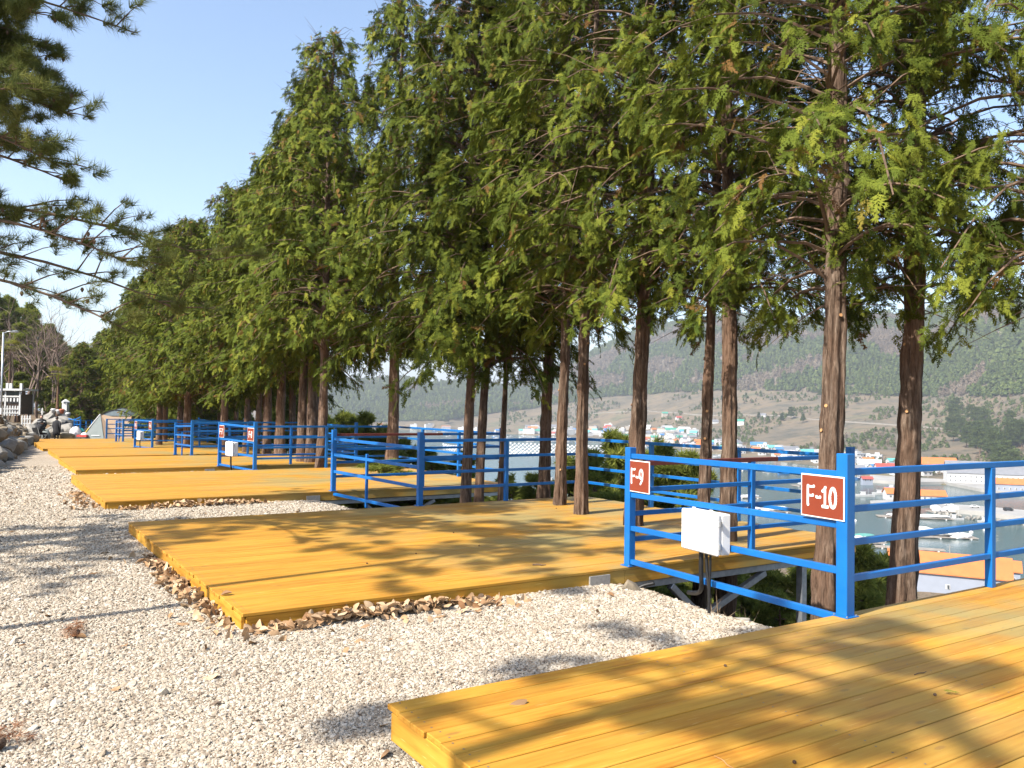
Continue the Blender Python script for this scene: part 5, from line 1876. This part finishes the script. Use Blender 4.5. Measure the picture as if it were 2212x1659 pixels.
def house_parts(w, d, h, roof, over=.5, pitch=.32):
    """wall, roof and window shapes, front faces -y"""
    wm = MB().box((0, 0, h / 2 - 1), (w, d, h + 2))
    rm = MB()
    if roof == 'flat':
        rm.box((0, 0, h + .14), (w + .3, d + .3, .32))
        rm.box((w * .18, d * .1, h + 1.2), (w * .3, d * .35, 2.0))
    else:
        hr = d * pitch
        a, b = w / 2 + over, d / 2 + over
        k = .25
        z0 = h - over * pitch * 2 * .5
        P = [(-a, -b, z0), (a, -b, z0), (a, b, z0), (-a, b, z0), (-a, 0, h + hr), (a, 0, h + hr)]
        P += [(x, y, z + k) for x, y, z in P]
        rm.add(P, [(6, 7, 11, 10), (8, 9, 10, 11), (0, 4, 5, 1), (2, 5, 4, 3), (0, 1, 7, 6), (2, 3, 9, 8), (0, 6, 10, 4), (4, 10, 9, 3), (1, 5, 11, 7), (5, 2, 8, 11)])
        wm.add([(-w / 2, -d / 2, h), (-w / 2, d / 2, h), (-w / 2, 0, h + hr * .96)], [(0, 2, 1)])
        wm.add([(w / 2, -d / 2, h), (w / 2, d / 2, h), (w / 2, 0, h + hr * .96)], [(0, 1, 2)])
    wins = []
    fl = max(1, int(h // 2.9))
    for f in range(fl):
        m_ = max(2, int(w // 3.2))
        for j in range(m_):
            wins.append(((j + .5) / m_ * w - w / 2, -d / 2 - .02, f * 2.9 + 1.6))
    return wm, rm, wins


_hc = {}


def house(p, w, d, h, roof, rcol, wcol, rz, label, group, windows=True):
    key = (w, d, h, roof, rcol, wcol)
    if key not in _hc:
        wm, rm, wins = house_parts(w, d, h, roof)
        _hc[key] = (wm.mesh('wall', [HM[wcol]]), rm.mesh('roof', [HM[rcol]]), wins, MB().box((0, 0, 0), (1.3, .12, 1.2)).mesh('window', [HM['win']]))
    wm, rm, wins, wi = _hc[key]
    e = empty('village_house', p, label, 'house', group)
    link('wall', wm, e, p, (0, 0, rz)); link('roof', rm, e, p, (0, 0, rz))
    if windows:
        mt = Matrix.Rotation(rz, 3, 'Z')
        for wv in wins:
            link('window', wi, e, p + mt @ Vector(wv), (0, 0, rz))


KINDS_H = [(9, 8, 3.2, 'gable'), (11, 8, 5.8, 'flat'), (8, 7, 3.0, 'gable'), (13, 9, 6.0, 'flat'), (10, 8, 6.0, 'gable'), (15, 9, 8.8, 'flat'), (18, 10, 4.5, 'gable')]
spots = []
def bands(n, x0, x1, q0, q1):
    for _ in range(n): spots.append((rv.uniform(x0, x1), rv.uniform(q0, q1)))
bands(120, 1130, 1345, .015, .3); bands(90, 1345, 1500, .015, .33); bands(40, 1500, 1700, .03, .16); bands(8, 940, 1130, .02, .2)
bands(50, 1690, 1860, .02, .12); bands(22, 1860, 2010, .03, .16); bands(5, 1400, 1700, .45, .75); bands(6, 700, 940, .05, .5)
taken = []
for px, q in sorted(spots, key=lambda a: -a[1]):
    p = on_land(px, q)
    if any((p - t_).length < 10.5 for t_ in taken): continue
    taken.append(p)
    w, d, h, rf = rv.choice(KINDS_H)
    rc = rv.choice(['white', 'white', 'grey', 'white']) if rf == 'flat' else rv.choice(['blue', 'orange', 'grey', 'grey', 'teal', 'red', 'white', 'green'])
    wc = rv.choice(['w1', 'w1', 'w1', 'w2', 'w3'])
    wn_ = {'w1': 'white', 'w2': 'pale grey', 'w3': 'beige'}[wc]
    st_ = {3.2: 'low', 5.8: 'two storey', 3.0: 'small', 6.0: 'two storey', 8.8: 'tall', 4.5: 'long'}[h]
    house(p, w, d, h, rf, rc, wc, rv.uniform(-.5, .5), f'{st_} {wn_} house with {"flat " + rc if rf == "flat" else rc + " gable"} roof in the village across the bay', f'{st_} {wn_} {rc} village houses', windows=p.y < 1100)

# ---- quay, road, harbour buildings on the right
M['quay'] = simple('quay_concrete', (0.36, 0.345, 0.315), (0.26, 0.25, 0.23), .08, .9, kind='World', rand=False)
def slab(name, pts, z, th, mat, kind='structure'):
    n_ = len(pts)
    vs = [(x, y, z) for x, y in pts] + [(x, y, z - th) for x, y in pts]
    fs_ = [tuple(range(n_))] + [tuple(range(2 * n_ - 1, n_ - 1, -1))] + [(k, k + n_, (k + 1) % n_ + n_, (k + 1) % n_) for k in range(n_)]
    o_ = link(name, mesh(name, vs, fs_, [mat]))
    if o_.data.polygons[0].normal.z < 0:
        o_.data.flip_normals()
    return tag(o_, kind=kind)


def wpt(px, py):
    """point of the water surface or quay level under a sight line"""
    d = (EYE - SEA) * FPX / (py - hor(px))
    return ((px - 1106) / FPX * d, d)


slab('quay', [wpt(1880, 1042), wpt(1960, 1047), wpt(2040, 1046), wpt(2120, 1062), wpt(2260, 1080), wpt(2400, 1088), wpt(2500, 1020), wpt(1960, 1012), wpt(1880, 1020)], SEA + 2.0, 4, M['quay'])
slab('harbour_road', [wpt(2020, 1095), wpt(2110, 1100), wpt(2400, 1128), wpt(2400, 1146), wpt(2212, 1126), wpt(2110, 1112), wpt(2015, 1104)], SEA + 2.2, 4, M['quay'])
slab('fish_farm_pier', [wpt(1880, 1085), wpt(2010, 1078), wpt(2015, 1092), wpt(1885, 1100)], SEA + 1.2, 2.5, M['quay'])
# revetment stones along the road
for i_ in range(46):
    px = 2020 + i_ * 7.2 + rv.uniform(-3, 3)
    x, y = wpt(px, 1108 + (px - 2020) * .118 + rv.uniform(0, 5))
    s_ = rv.uniform(1.6, 3.0)
    tag(link('quay_rock', BM[5 + i_ % 3], None, (x, y, SEA + .7), (rv.uniform(0, 6), rv.uniform(0, 6), 0), (s_, s_, s_ * .8)), 'pale rock in the revetment below the harbour road', 'rock', 'revetment rocks along the harbour road')


def harbour(px, py, w, d, h, roof, rcol, wcol, rz, label, dz=2.0, few=0):
    x, y = wpt(px, py)
    wm, rm, wins = house_parts(w, d, h, roof, .6, .36)
    p = Vector((x, y, SEA + dz))
    e = empty('harbour_building', p, label, 'building')
    wm.build('wall', [HM[wcol]], e, p, (0, 0, rz)); rm.build('roof', [HM[rcol]], e, p, (0, 0, rz))
    mt = Matrix.Rotation(rz, 3, 'Z')
    wi = MB().box((0, 0, 0), (1.2, .14, 1.3)).mesh('window', [HM['white']]); wi2 = MB().box((0, 0, 0), (.85, .18, 1.0)).mesh('pane', [HM['win']])
    if few: wins = [(-.3 * w, -d / 2 - .02, h * .45), (.0, -d / 2 - .02, h * .45), (.3 * w, -d / 2 - .02, h * .45)][:few]
    for wv in wins:
        q_ = link('window', wi, e, p + mt @ Vector(wv), (0, 0, rz))
        link('pane', wi2, q_, p + mt @ (Vector(wv) + Vector((0, -.03, 0))), (0, 0, rz))
    return e, p, mt


harbour(2048, 1285, 30, 13, 6.2, 'gable', 'orange', 'w4', R(-28), 'large grey blue workshop with a bright orange gable roof on the near shore', 1.0, 3)
harbour(2160, 1262, 10, 7, 4, 'gable', 'orange', 'w4', R(-28), 'small orange roofed shed beside the workshop on the near shore', 1.0)
harbour(2020, 1030, 30, 14, 8.5, 'gable', 'orange', 'w1', R(-12), 'white waterfront warehouse with an orange gable roof beyond the quay')
harbour(2130, 1048, 52, 22, 7.0, 'gable', 'grey', 'w1', R(-20), 'long white fish hall with a wide grey roof on the quay')
harbour(2185, 1066, 26, 9, 4.5, 'gable', 'orange', 'w4', R(-20), 'low building with an orange roof in front of the grey roofed hall')
harbour(2230, 1035, 30, 12, 6.0, 'gable', 'blue', 'w1', R(-15), 'building with a bright blue roof behind the fish hall')
harbour(1925, 1000, 26, 12, 8.8, 'flat', 'white', 'w1', R(5), 'three storey white block on the waterfront')
harbour(1980, 990, 34, 14, 5.0, 'flat', 'grey', 'w2', R(-5), 'low grey flat roofed depot behind the waterfront')
harbour(1760, 948, 28, 12, 5.5, 'flat', 'white', 'w1', R(8), 'pale flat roofed school block below the dark evergreens')


# ---- raft houses, rafts, boats, buoys
def hull_mesh(L, B, Hh):
    st_ = [(-.5, .7, .0), (-.3, .95, -.05), (0, 1.0, -.05), (.28, .8, .05), (.5, .06, .35)]
    vs, fs_ = [], []
    for f, b, sh in st_:
        for y, z in ((-.5, Hh * (1 + sh)), (-.32, -.3), (.32, -.3), (.5, Hh * (1 + sh))):
            vs.append((f * L, y * B * b, z))
    for i_ in range(4):
        for j_ in range(3):
            fs_.append((i_ * 4 + j_, i_ * 4 + j_ + 1, (i_ + 1) * 4 + j_ + 1, (i_ + 1) * 4 + j_))
        fs_.append((i_ * 4 + 3, i_ * 4, (i_ + 1) * 4, (i_ + 1) * 4 + 3))
    fs_ += [(0, 3, 2, 1), (16, 17, 18, 19)]
    return vs, fs_


HULL = {}
for nm, hc_, L, B, Hh in (('skiff', 'white', 7, 2.2, .8), ('boat', 'white', 11, 3.2, 1.2), ('boat_blue', 'blue', 10, 3.0, 1.2)):
    hv, hf = hull_mesh(L, B, Hh)
    hm = mesh('hull', hv, hf, [HM[hc_]])
    cb = MB().box((-.12 * L, 0, Hh + .75), (.26 * L, B * .55, 1.6)); cb.box((-.12 * L, 0, Hh + 1.63), (.32 * L, B * .66, .14))
    HULL[nm] = (hm, cb.mesh('cabin', [HM['white']]), MB().box((-.12 * L, 0, Hh + 1.05), (.265 * L, B * .5, .5)).mesh('cabin_window', [HM['win']]), MB().tube([(.15 * L, 0, Hh), (.15 * L, 0, Hh + 3.5)], .07, 5).mesh('mast', [HM['white']]))


def boat(px, py, kind, rz, label, grp):
    x, y = wpt(px, py)
    p = Vector((x, y, SEA + .1))
    e = empty('fishing_boat', p, label, 'boat', grp)
    hm, cm_, wm_, mm = HULL[kind]
    link('hull', hm, e, p, (0, 0, rz))
    if kind != 'skiff' or rv.random() < .4:
        link('cabin', cm_, e, p, (0, 0, rz)); link('cabin_window', wm_, e, p, (0, 0, rz)); link('mast', mm, e, p, (0, 0, rz))


for i_ in range(120):
    px = rv.choice([rv.uniform(1130, 1345), rv.uniform(1340, 1560), rv.uniform(1560, 1860), rv.uniform(730, 1130)])
    ds = float(np.interp(px, *SK))
    ys = hor(px) + (EYE - SEA) * FPX / ds
    py = ys + rv.uniform(2, 14 if px < 1340 else 30)
    kd = rv.choice(['skiff', 'boat', 'boat', 'boat_blue'])
    boat(px, py, kd, rv.uniform(-.6, .6) + rv.choice([0, 3.14]), {'skiff': 'small white skiff moored off the village', 'boat': 'white fishing boat with cabin moored off the village', 'boat_blue': 'blue hulled fishing boat moored off the village'}[kd], {'skiff': 'skiffs off the village', 'boat': 'white boats off the village', 'boat_blue': 'blue boats off the village'}[kd])
for px, py, kd, lab in [(1262, 1057, 'skiff', 'lone white skiff on open water before the buoy rows'), (1195, 1040, 'boat', 'red and white work boat seen between the trunks'), (1905, 1068, 'boat', 'white boat tied near the orange roofed raft house'), (1870, 1072, 'boat', 'white boat moored at the fish farm pier'), (2065, 1122, 'skiff', 'skiff moored under the rocks of the harbour road'), (2130, 1128, 'skiff', 'second skiff moored under the rocks of the harbour road'), (1930, 1056, 'boat_blue', 'blue boat at the quay steps')]:
    boat(px, py, kd, rv.uniform(-.5, .5), lab, None)
M['raftwood'] = simple('raft_timber', (0.34, 0.3, 0.26), (0.22, 0.19, 0.16), .8, .9)
M['foam'] = simple('white_sacks', (0.78, 0.77, 0.75), (0.6, 0.59, 0.57), 1.2, .8)
M['net'] = simple('green_net', (0.1, 0.3, 0.26), (0.07, 0.22, 0.19), 1.5, .9)


def raft(px, py, w, d, rz, label, load=None, h=2.0):
    x, y = wpt(px, py)
    p = Vector((x, y, SEA + .5))
    e = empty('work_raft', p, label, 'raft', 'work rafts on the bay')
    n_ = max(4, int(d / 1.2))
    for k in range(n_):
        MB().box((0, 0, 0), (w, .7, .3)).build('raft_plank', M['raftwood'], e, p + Matrix.Rotation(rz, 3, 'Z') @ Vector((0, (k + .5) / n_ * d - d / 2, 0)), (0, 0, rz))
    for sx in (-.4, 0, .4):
        MB().box((0, 0, -.35), (.5, d, .4)).build('raft_float', M['foam'], e, p + Matrix.Rotation(rz, 3, 'Z') @ Vector((sx * w, 0, 0)), (0, 0, rz))
    if load:
        bm = bmesh.new()
        for k in range(16):
            mt = Matrix.Translation((rv.uniform(-.36, .36) * w, rv.uniform(-.32, .32) * d, rv.uniform(.2, h * .7))) @ Matrix.Diagonal((w * rv.uniform(.1, .17), d * rv.uniform(.13, .22), h * rv.uniform(.3, .5), 1))
            bmesh.ops.create_icosphere(bm, subdivisions=2, radius=1, matrix=mt)
        for v in bm.verts: v.co *= 1 + .06 * mnoise.noise(v.co * 1.1)
        me = bpy.data.meshes.new('load'); bm.to_mesh(me); bm.free(); me.materials.append(M[load])
        o_ = link('sack_heap', me, e, p, (0, 0, rz)); o_['kind'] = 'stuff'


raft(2020, 1158, 30, 12, R(-6), 'broad raft heaped with white sacks in the open bay', 'foam', 3.2)
raft(1905, 1165, 26, 9, R(-4), 'raft with green netting and white floats by the trunk', 'net', 1.6)
raft(1870, 1172, 14, 8, R(5), 'raft loaded with pale sacks near the pines', 'foam', 2.2)
raft(1965, 1185, 24, 5, R(-18), 'narrow bare plank raft below the sack raft', None)
raft(1975, 1118, 34, 7, R(-12), 'long dark raft with debris under the pier', 'foam', 1.6)
raft(2040, 1106, 16, 8, R(-5), 'raft with a tall white bundle next to the green bin', 'foam', 3.2)
raft(1600, 1075, 24, 7, R(4), 'raft loaded with white floats seen through the railing', 'foam', 1.6)
raft(1660, 1105, 22, 7, R(0), 'raft with white bundles behind the electrical box', 'foam', 2.4)
raft(1515, 1000, 34, 8, R(2), 'raft with white bundles off the village quay', 'foam', 2.0)
raft(1760, 1050, 30, 9, R(0), 'pale raft beside the moored boats', 'foam', 2.0)
# raft houses
for px, py, w, d, h, rz, lab in [(1935, 1078, 12, 8, 3.2, R(-6), 'raft house with an orange roof just behind the trunk'), (2000, 1082, 20, 8, 3.0, R(-10), 'longer orange roofed raft house beside the quay')]:
    harbour(px, py, w, d, h, 'gable', 'orange', 'w1', rz, lab, .6)
x, y = wpt(1873, 1046)
harbour(1873, 1047, 7, 4, 2.4, 'gable', 'red', 'w4', R(0), 'tiny dark shed with red roof on the quay corner')
o_ = MB().box((0, 0, 1.1), (2.6, 2.2, 2.2)).box((0, 0, 2.3), (2.8, 2.4, .2)).build('green_bin', [HM['green']], None, (*wpt(2012, 1095), SEA + 2.2)); tag(o_, 'square green bin on the pier', 'bin')
for i_, (px, py, c_) in enumerate([(2050, 1101, 'white'), (2106, 1106, 'white'), (2178, 1113, 'dark')]):
    x, y = wpt(px, py - 1)
    p = Vector((x, y, SEA + 2.2))
    e = empty('parked_car', p, {0: 'white car parked by the stone heap on the harbour road', 1: 'white estate car parked in the middle of the harbour road', 2: 'black van parked on the harbour road'}[i_], 'car', 'cars on the harbour road')
    rz = R(-10)
    bm_ = [(-2.2, .35), (-2.2, .85), (-1.9, .95), (-1.4, 1.45), (.6, 1.48), (1.2, .98), (2.1, .85), (2.25, .5), (2.2, .35)] if i_ < 2 else [(-2.2, .35), (-2.2, 1.0), (-2.0, 1.75), (1.0, 1.78), (1.6, 1.05), (2.15, .95), (2.25, .4)]
    n_ = len(bm_)
    vs = [(x_, -.85, z_) for x_, z_ in bm_] + [(x_, .85, z_) for x_, z_ in bm_]
    fs_ = [tuple(range(n_ - 1, -1, -1)), tuple(range(n_, 2 * n_))] + [(k, (k + 1) % n_, (k + 1) % n_ + n_, k + n_) for k in range(n_)]
    link('body', mesh('car_body', vs, fs_, [M['white'] if c_ == 'white' else M['dark']]), e, p, (0, 0, rz))
    MB().box((-.4, 0, 1.18), (1.7, 1.74, .36)).build('side_window', [HM['win']], e, p, (0, 0, rz))
    for sx in (-1.35, 1.35):
        for sy in (-.8, .8):
            MB().tube([(sx, sy - .1, .33), (sx, sy + .1, .33)], .33, 12).build('wheel', M['rubber'], e, p, (0, 0, rz))
# buoy rows of the shellfish lines
bu = MB().loft([(0, 0, -.3, .5, .5), (0, 0, .0, .95, .95), (0, 0, .5, .95, .95), (0, 0, .9, .5, .5)], 7).mesh('buoy', [M['foam']])
cnt = 0
for (x0, x1, y0, y1, rows, per_) in [(1105, 1335, 958, 985, 7, 26), (730, 815, 958, 968, 3, 12), (960, 1010, 960, 972, 4, 9)]:
    for a_ in range(rows):
        for b_ in range(per_):
            px = x0 + (x1 - x0) * (b_ + .5 * (a_ % 2)) / per_; py = y0 + (y1 - y0) * a_ / rows + 8 * (px - x0) / (x1 - x0) + rv.uniform(-.6, .6)
            x, y = wpt(px, py)
            tag(link('buoy', bu, None, (x, y, SEA), (0, 0, 0), (1.6, 1.6, 1.5)), 'white float in the shellfish rows on the bay', 'buoy', 'white floats of the shellfish rows')
            cnt += 1
for px, py, lab in [(1848, 1125, 'round white buoy on the dark water beside the trunk'), (2098, 1150, 'round white buoy beside the sack raft'), (2128, 1145, 'orange and white buoy off the harbour road'), (1889, 1213, 'white drum float near the workshop')]:
    x, y = wpt(px, py); tag(link('mooring_buoy', bu, None, (x, y, SEA), (0, 0, 0), (.9, .9, 1.0)), lab, 'buoy')


def utility(px, py, H, label, dz=0.0, arms=1, light=False, zb=None):
    if zb is None:
        x, y = wpt(px, py); p = Vector((x, y, SEA + dz))
    else:
        p = zb
    e = empty('utility_pole', p, label, 'pole', 'utility poles across the bay')
    MB().tube([(0, 0, 0), (0, 0, H)], [.17, .11], 7).build('pole', M['concrete'], e, p)
    for k in range(arms):
        MB().box((0, 0, 0), (1.9, .1, .12)).build('cross_arm', M['concrete'], e, p + Vector((0, 0, H - .6 - k * .9)))
    if light:
        MB().tube([(0, 0, H - 2.4), (.7, 0, H - 1.9), (1.2, 0, H - 2.0)], .05, 5).build('lamp_arm', M['concrete'], e, p)
        MB().box((.3, 0, 2.6), (.5, .4, .8)).build('transformer', M['concrete'], e, p)


utility(2150, 1268, 15, 'near utility pole with lamp arm and transformer by the workshop', 1, 2, True)
utility(2052, 1262, 11, 'thin white pole behind the orange workshop roof', 1, 1)
for i_, (px, py) in enumerate([(1880, 990), (2005, 985), (2090, 984), (1690, 960), (1180, 935), (1400, 935), (838, 921), (735, 921)]):
    p = on_land(px, .03)
    utility(px, py, 13, 'slim pole standing in the waterfront village', 0, 1, False, p)
# country road across the fields
M['croad'] = simple('country_road', (0.26, 0.235, 0.2), (0.18, 0.16, 0.13), .05, .9, kind='World', rand=False)
pts = []
for px in np.arange(1250, 2160, 10):
    q = np.interp(px, [1250, 1400, 1500, 1700, 1850, 2000, 2160], [.62, .66, .6, .62, .58, .56, .55])
    pts.append(on_land(px, q) + Vector((0, 0, 1.3)))
vs = [tuple(p) for p in pts] + [(p.x, p.y + 8, p.z + .5) for p in pts] + [(p.x, p.y, p.z - 3) for p in pts]
n_ = len(pts)
tag(link('country_road', mesh('country_road', vs, [(k, k + 1, n_ + k + 1, n_ + k) for k in range(n_ - 1)] + [(2 * n_ + k, 2 * n_ + k + 1, k + 1, k) for k in range(n_ - 1)], [M['croad']])), kind='structure')
# ------------------------------------------------------------------ fallen leaves, twigs, cones
def leaf_tpl(seed):
    r = np.random.default_rng(seed)
    nx, ny = 5, 3
    c1, c2, tw = r.uniform(-.9, 1.1), r.uniform(-1.4, 1.4), r.uniform(-.6, .6)
    vs = []
    for i_ in range(nx + 1):
        x = i_ / nx
        w = .30 * math.sin(math.pi * (x * .92 + .04)) ** .8
        for j_ in range(ny):
            y = (j_ - 1) * w
            z = c1 * (x - .5) ** 2 * .6 + abs(j_ - 1) * w * c2 * .7 + tw * y * (x - .5) + r.normal(0, .02)
            vs.append((x - .5, y, z))
    fs_ = []
    for i_ in range(nx):
        for j_ in range(ny - 1):
            a = i_ * ny + j_
            fs_ += [(a, a + 1, a + ny + 1), (a, a + ny + 1, a + ny)]
    return np.array(vs), np.array(fs_)


LT = [leaf_tpl(s) for s in range(5)]


def leaf_heap(name, pos, size, label):
    Vs, Fs, Ts = [], [], []
    b = 0
    n_ = len(pos)
    for k in range(5):
        sel = np.arange(n_) % 5 == k
        m_ = sel.sum()
        Xd = rng.normal(size=(m_, 3)) * np.array([1, 1, .45])
        Zd = np.array([[0, 0, 1.0]]) + rng.normal(0, .55, (m_, 3))
        v_, f_, t_ = stamp(*LT[k], pos[sel], Xd, Zd, size * rng.uniform(.65, 1.25, m_), np.clip(rng.normal(.55, .28, m_), 0, 1))
        Vs.append(v_); Fs.append(f_ + b); Ts.append(t_); b += len(v_)
    o_ = link(name, mesh(name, np.concatenate(Vs), np.concatenate(Fs), [M['deadleaf']], True, attr={'tint': np.concatenate(Ts)}))
    return tag(o_, label, None, None, 'stuff')


def heap(n_, t0, t1, s0, s1, spread_t, spread_s, hmax):
    a = rng.random(n_)
    t = t0 + (t1 - t0) * a + rng.normal(0, spread_t, n_); s = s0 + (s1 - s0) * a + rng.normal(0, spread_s, n_)
    p = A0[None] + t[:, None] * U[None] + s[:, None] * V[None]
    z = ground_z(t, s) + .015 + rng.random(n_) * hmax * np.sin(np.pi * np.clip(a, .05, .95))
    return np.stack([p[:, 0], p[:, 1], z], 1)


leaf_heap('dead_leaves', np.concatenate([heap(330, 2.66, 2.66, .1, 2.2, .06, .1, .09), heap(40, 2.5, 2.5, -.1, 2.6, .12, .3, .01)]), .105, 'dead leaves drifted along the edge of the F-9 deck')
leaf_heap('dead_leaves', heap(230, 2.9, 6.4, -.1, -.1, .1, .07, .05), .10, 'dead leaves drifted beside the path end of the F-9 deck')
leaf_heap('dead_leaves', heap(240, 11.15, 11.15, .3, 2.6, .07, .1, .10), .11, 'dead leaves drifted along the edge of the F-8 deck')
leaf_heap('dead_leaves', heap(120, 11.4, 14.5, -.2, -.1, .1, .13, .03), .10, 'dead leaves drifted beside the path end of the F-8 deck')
# single leaves scattered on the gravel: uncounted litter
n_ = 150
t = rng.uniform(-2, 22, n_); s = rng.uniform(-2.4, 3.4, n_)
ok = ~(((t > -7) & (t < 0) & (s > 0)) | ((t > 2.7) & (t < 8.6) & (s > 0)) | ((t > 11.2) & (t < 17.2) & (s > 0)) | (t > 19))
t, s = t[ok], s[ok]
pq = A0[None] + t[:, None] * U[None] + s[:, None] * V[None]
leaf_heap('leaf_litter', np.stack([pq[:, 0], pq[:, 1], ground_z(t, s) + .02], 1), .085, 'scattered dry leaves on the gravel')


def single_leaf(px, py, z, size, k, label, rz, tint=.35):
    d = (EYE - z) * FPX / (py - hor(px))
    p = Vector(((px - 1106) / FPX * d, d, z + size * .12))
    v_, f_ = LT[k]
    me = mesh('fallen_leaf', v_ * size, f_, [M['deadleaf']], True, attr={'tint': np.full(len(v_), tint)})
    o_ = link('fallen_leaf', me, None, p, (.25, -.2, rz))
    return tag(o_, label, 'leaf')


single_leaf(1128, 1514, 0.0, .10, 2, 'curled brown leaf lying on the F-10 deck', .3, .2)
single_leaf(500, 1283, -.13, .09, 1, 'dry brown leaf near the corner of the F-9 deck', .2, .15)
single_leaf(60, 1393, -.27, .1, 3, 'brown leaf on the gravel beside the needle clump', 1.2, .1)
single_leaf(278, 1393, -.27, .09, 0, 'brown leaf on the open gravel before the F-9 deck', .4, .25)
single_leaf(470, 1462, -.27, .1, 4, 'pale leaf on the gravel between the two decks', .1, .8)
# clump of dry needles with a cone
M['needle_dry'] = leafmat('dry_needles', [(0, (0.22, 0.09, 0.045)), (1, (0.4, 0.2, 0.1))], .05, .8)


def gpt(px, py, z=-.27):
    d = (EYE - z) * FPX / (py - hor(px))
    return Vector(((px - 1106) / FPX * d, d, z))


for px, py, s_, lab in ((182, 1368, .10, 'clump of rusty dry pine needles with a cone on the gravel'), (30, 1600, .09, 'clump of dry leaves and needles at the gravel edge')):
    p = gpt(px, py)
    r = np.random.default_rng(int(px))
    k = 9
    v_, f_, t_ = stamp(*needle_tuft(40, 1, .012, 3, 1.4), r.normal(0, .07, (k, 3)) * np.array([1, 1, .25]) + np.array([0, 0, .04]), r.normal(size=(k, 3)) * np.array([1, 1, .25]), np.repeat([[0, 0, 1.]], k, 0), np.full(k, s_), r.random(k))
    e = empty('needle_clump', p, lab, 'litter')
    link('needles', mesh('needles', v_, f_, [M['needle_dry']], attr={'tint': t_}), e, p)
    rings = [(0, 0, -.03, .012, .012), (0, 0, -.015, .03, .03), (0, 0, .01, .034, .034), (0, 0, .03, .024, .024), (0, 0, .045, .004, .004)]
    MB().loft(rings, 9).build('cone', M['bark_pine'], e, p + Vector((.03, -.08, .04)), (1.3, .4, 0))
# twigs and cypress cones on the boards
def twig(px, py, z, L, rz, label, mat='twig', r_=.004):
    p = gpt(px, py, z)
    o_ = MB().tube([(-L / 2, 0, r_), (-L * .1, L * .05, r_ * 1.4), (L * .2, -.02 * L, r_), (L / 2, L * .06, r_ * 1.2)], [r_, r_, r_ * .9, r_ * .5], 5).build('twig', M[mat], None, p, (0, 0, rz))
    tag(o_, label, 'twig')


twig(1170, 1220, -.13, .14, -.1, 'short thick brown twig on the F-9 deck', 'twig', .009)
twig(1990, 1450, 0, .12, .5, 'thin curved twig on the F-10 deck before the post', 'twig', .003)
twig(1575, 1640, 0, .16, 1.9, 'pale dry grass stalk on the F-10 deck', 'cutwood', .0025)
twig(1350, 1416, 0, .06, -.6, 'tiny pale straw on the F-10 deck', 'cutwood', .0025)
for k, (px, py, z) in enumerate([(1415, 1393, 0), (1571, 1435, 0), (1193, 1030, -.13), (1205, 1098, -.13), (905, 1195, -.13), (985, 1150, -.13), (2020, 1497, 0), (1720, 1640, 0), (800, 1216, -.13), (1040, 1178, -.13)]):
    o_ = MB().loft([(0, 0, 0, .004, .004), (0, 0, .004, .009, .009), (0, 0, .011, .009, .009), (0, 0, .015, .003, .003)], 8).build('cypress_cone', M['bark_pine'], None, gpt(px, py, z))
    tag(o_, 'tiny round cypress cone lying on the F-10 deck' if z == 0 else 'tiny round cypress cone lying on the F-9 deck', 'cone', 'fallen cones on the F-10 deck' if z == 0 else 'fallen cones on the F-9 deck')
p = gpt(2035, 1492, 0)
v_, f_ = TPL_HI[0]
o_ = link('green_sprig', mesh('green_sprig', v_ * np.array([.09, .09, .03]) + np.array([0, 0, .02]), f_, [M['cyp']], attr={'tint': np.full(len(v_), .85)}), None, p, (0, 0, -.3))
tag(o_, 'fresh green cypress sprig on the F-10 deck', 'sprig')
# tufts of green weed in the gravel
for px, py in ((1095, 1300), (1100, 1350), (1270, 1300), (1310, 1405)):
    p = gpt(px, py, -.28)
    v_, f_, t_ = stamp(*needle_tuft(24, 1, .03, 4, 1.6), np.zeros((3, 3)), rng.normal(size=(3, 3)) * .4 + np.array([0, 0, .6]), rng.normal(size=(3, 3)), np.full(3, .05), np.full(3, .9))
    tag(link('weed_tuft', mesh('weed_tuft', v_, f_, [M['pine2']], attr={'tint': t_}), None, p), 'small green weed tuft growing in the gravel', 'weed', 'weed tufts in the gravel')
# rocks at the lip of the gravel
for k, (px, py, z, s_) in enumerate([(1555, 1352, -.42, .28), (1370, 1290, -.38, .34), (1520, 1338, -.4, .16), (1450, 1312, -.4, .14), (1345, 1284, -.36, .2), (1590, 1362, -.5, .4), (1410, 1300, -.4, .18)]):
    tag(link('edge_stone', BM[k % 8], None, gpt(px, py, z), (k, k * 2, k * 3), (s_, s_ * .8, s_ * .6)), 'tan stone at the crumbling lip of the gravel under the blue panel', 'stone', 'stones at the lip of the gravel')

# ------------------------------------------------------------------ haze: one box of air round the place, sky outside it
bpy.context.view_layer.update()
hm = bpy.data.materials.new('haze_air')
hm.use_nodes = True
nt = hm.node_tree
for n_ in list(nt.nodes):
    if n_.type == 'BSDF_PRINCIPLED': nt.nodes.remove(n_)
pv = nt.nodes.new('ShaderNodeVolumePrincipled')
pv.inputs['Color'].default_value = (0.86, 0.92, 1.0, 1)
pv.inputs['Density'].default_value = 0.00018
pv.inputs['Anisotropy'].default_value = 0.2
nt.links.new(pv.outputs[0], nt.nodes['Material Output'].inputs['Volume'])
hz_o = MB().box((0, 3900, 124), (19000, 10600, 360)).build('haze', hm)
tag(hz_o, kind='stuff')
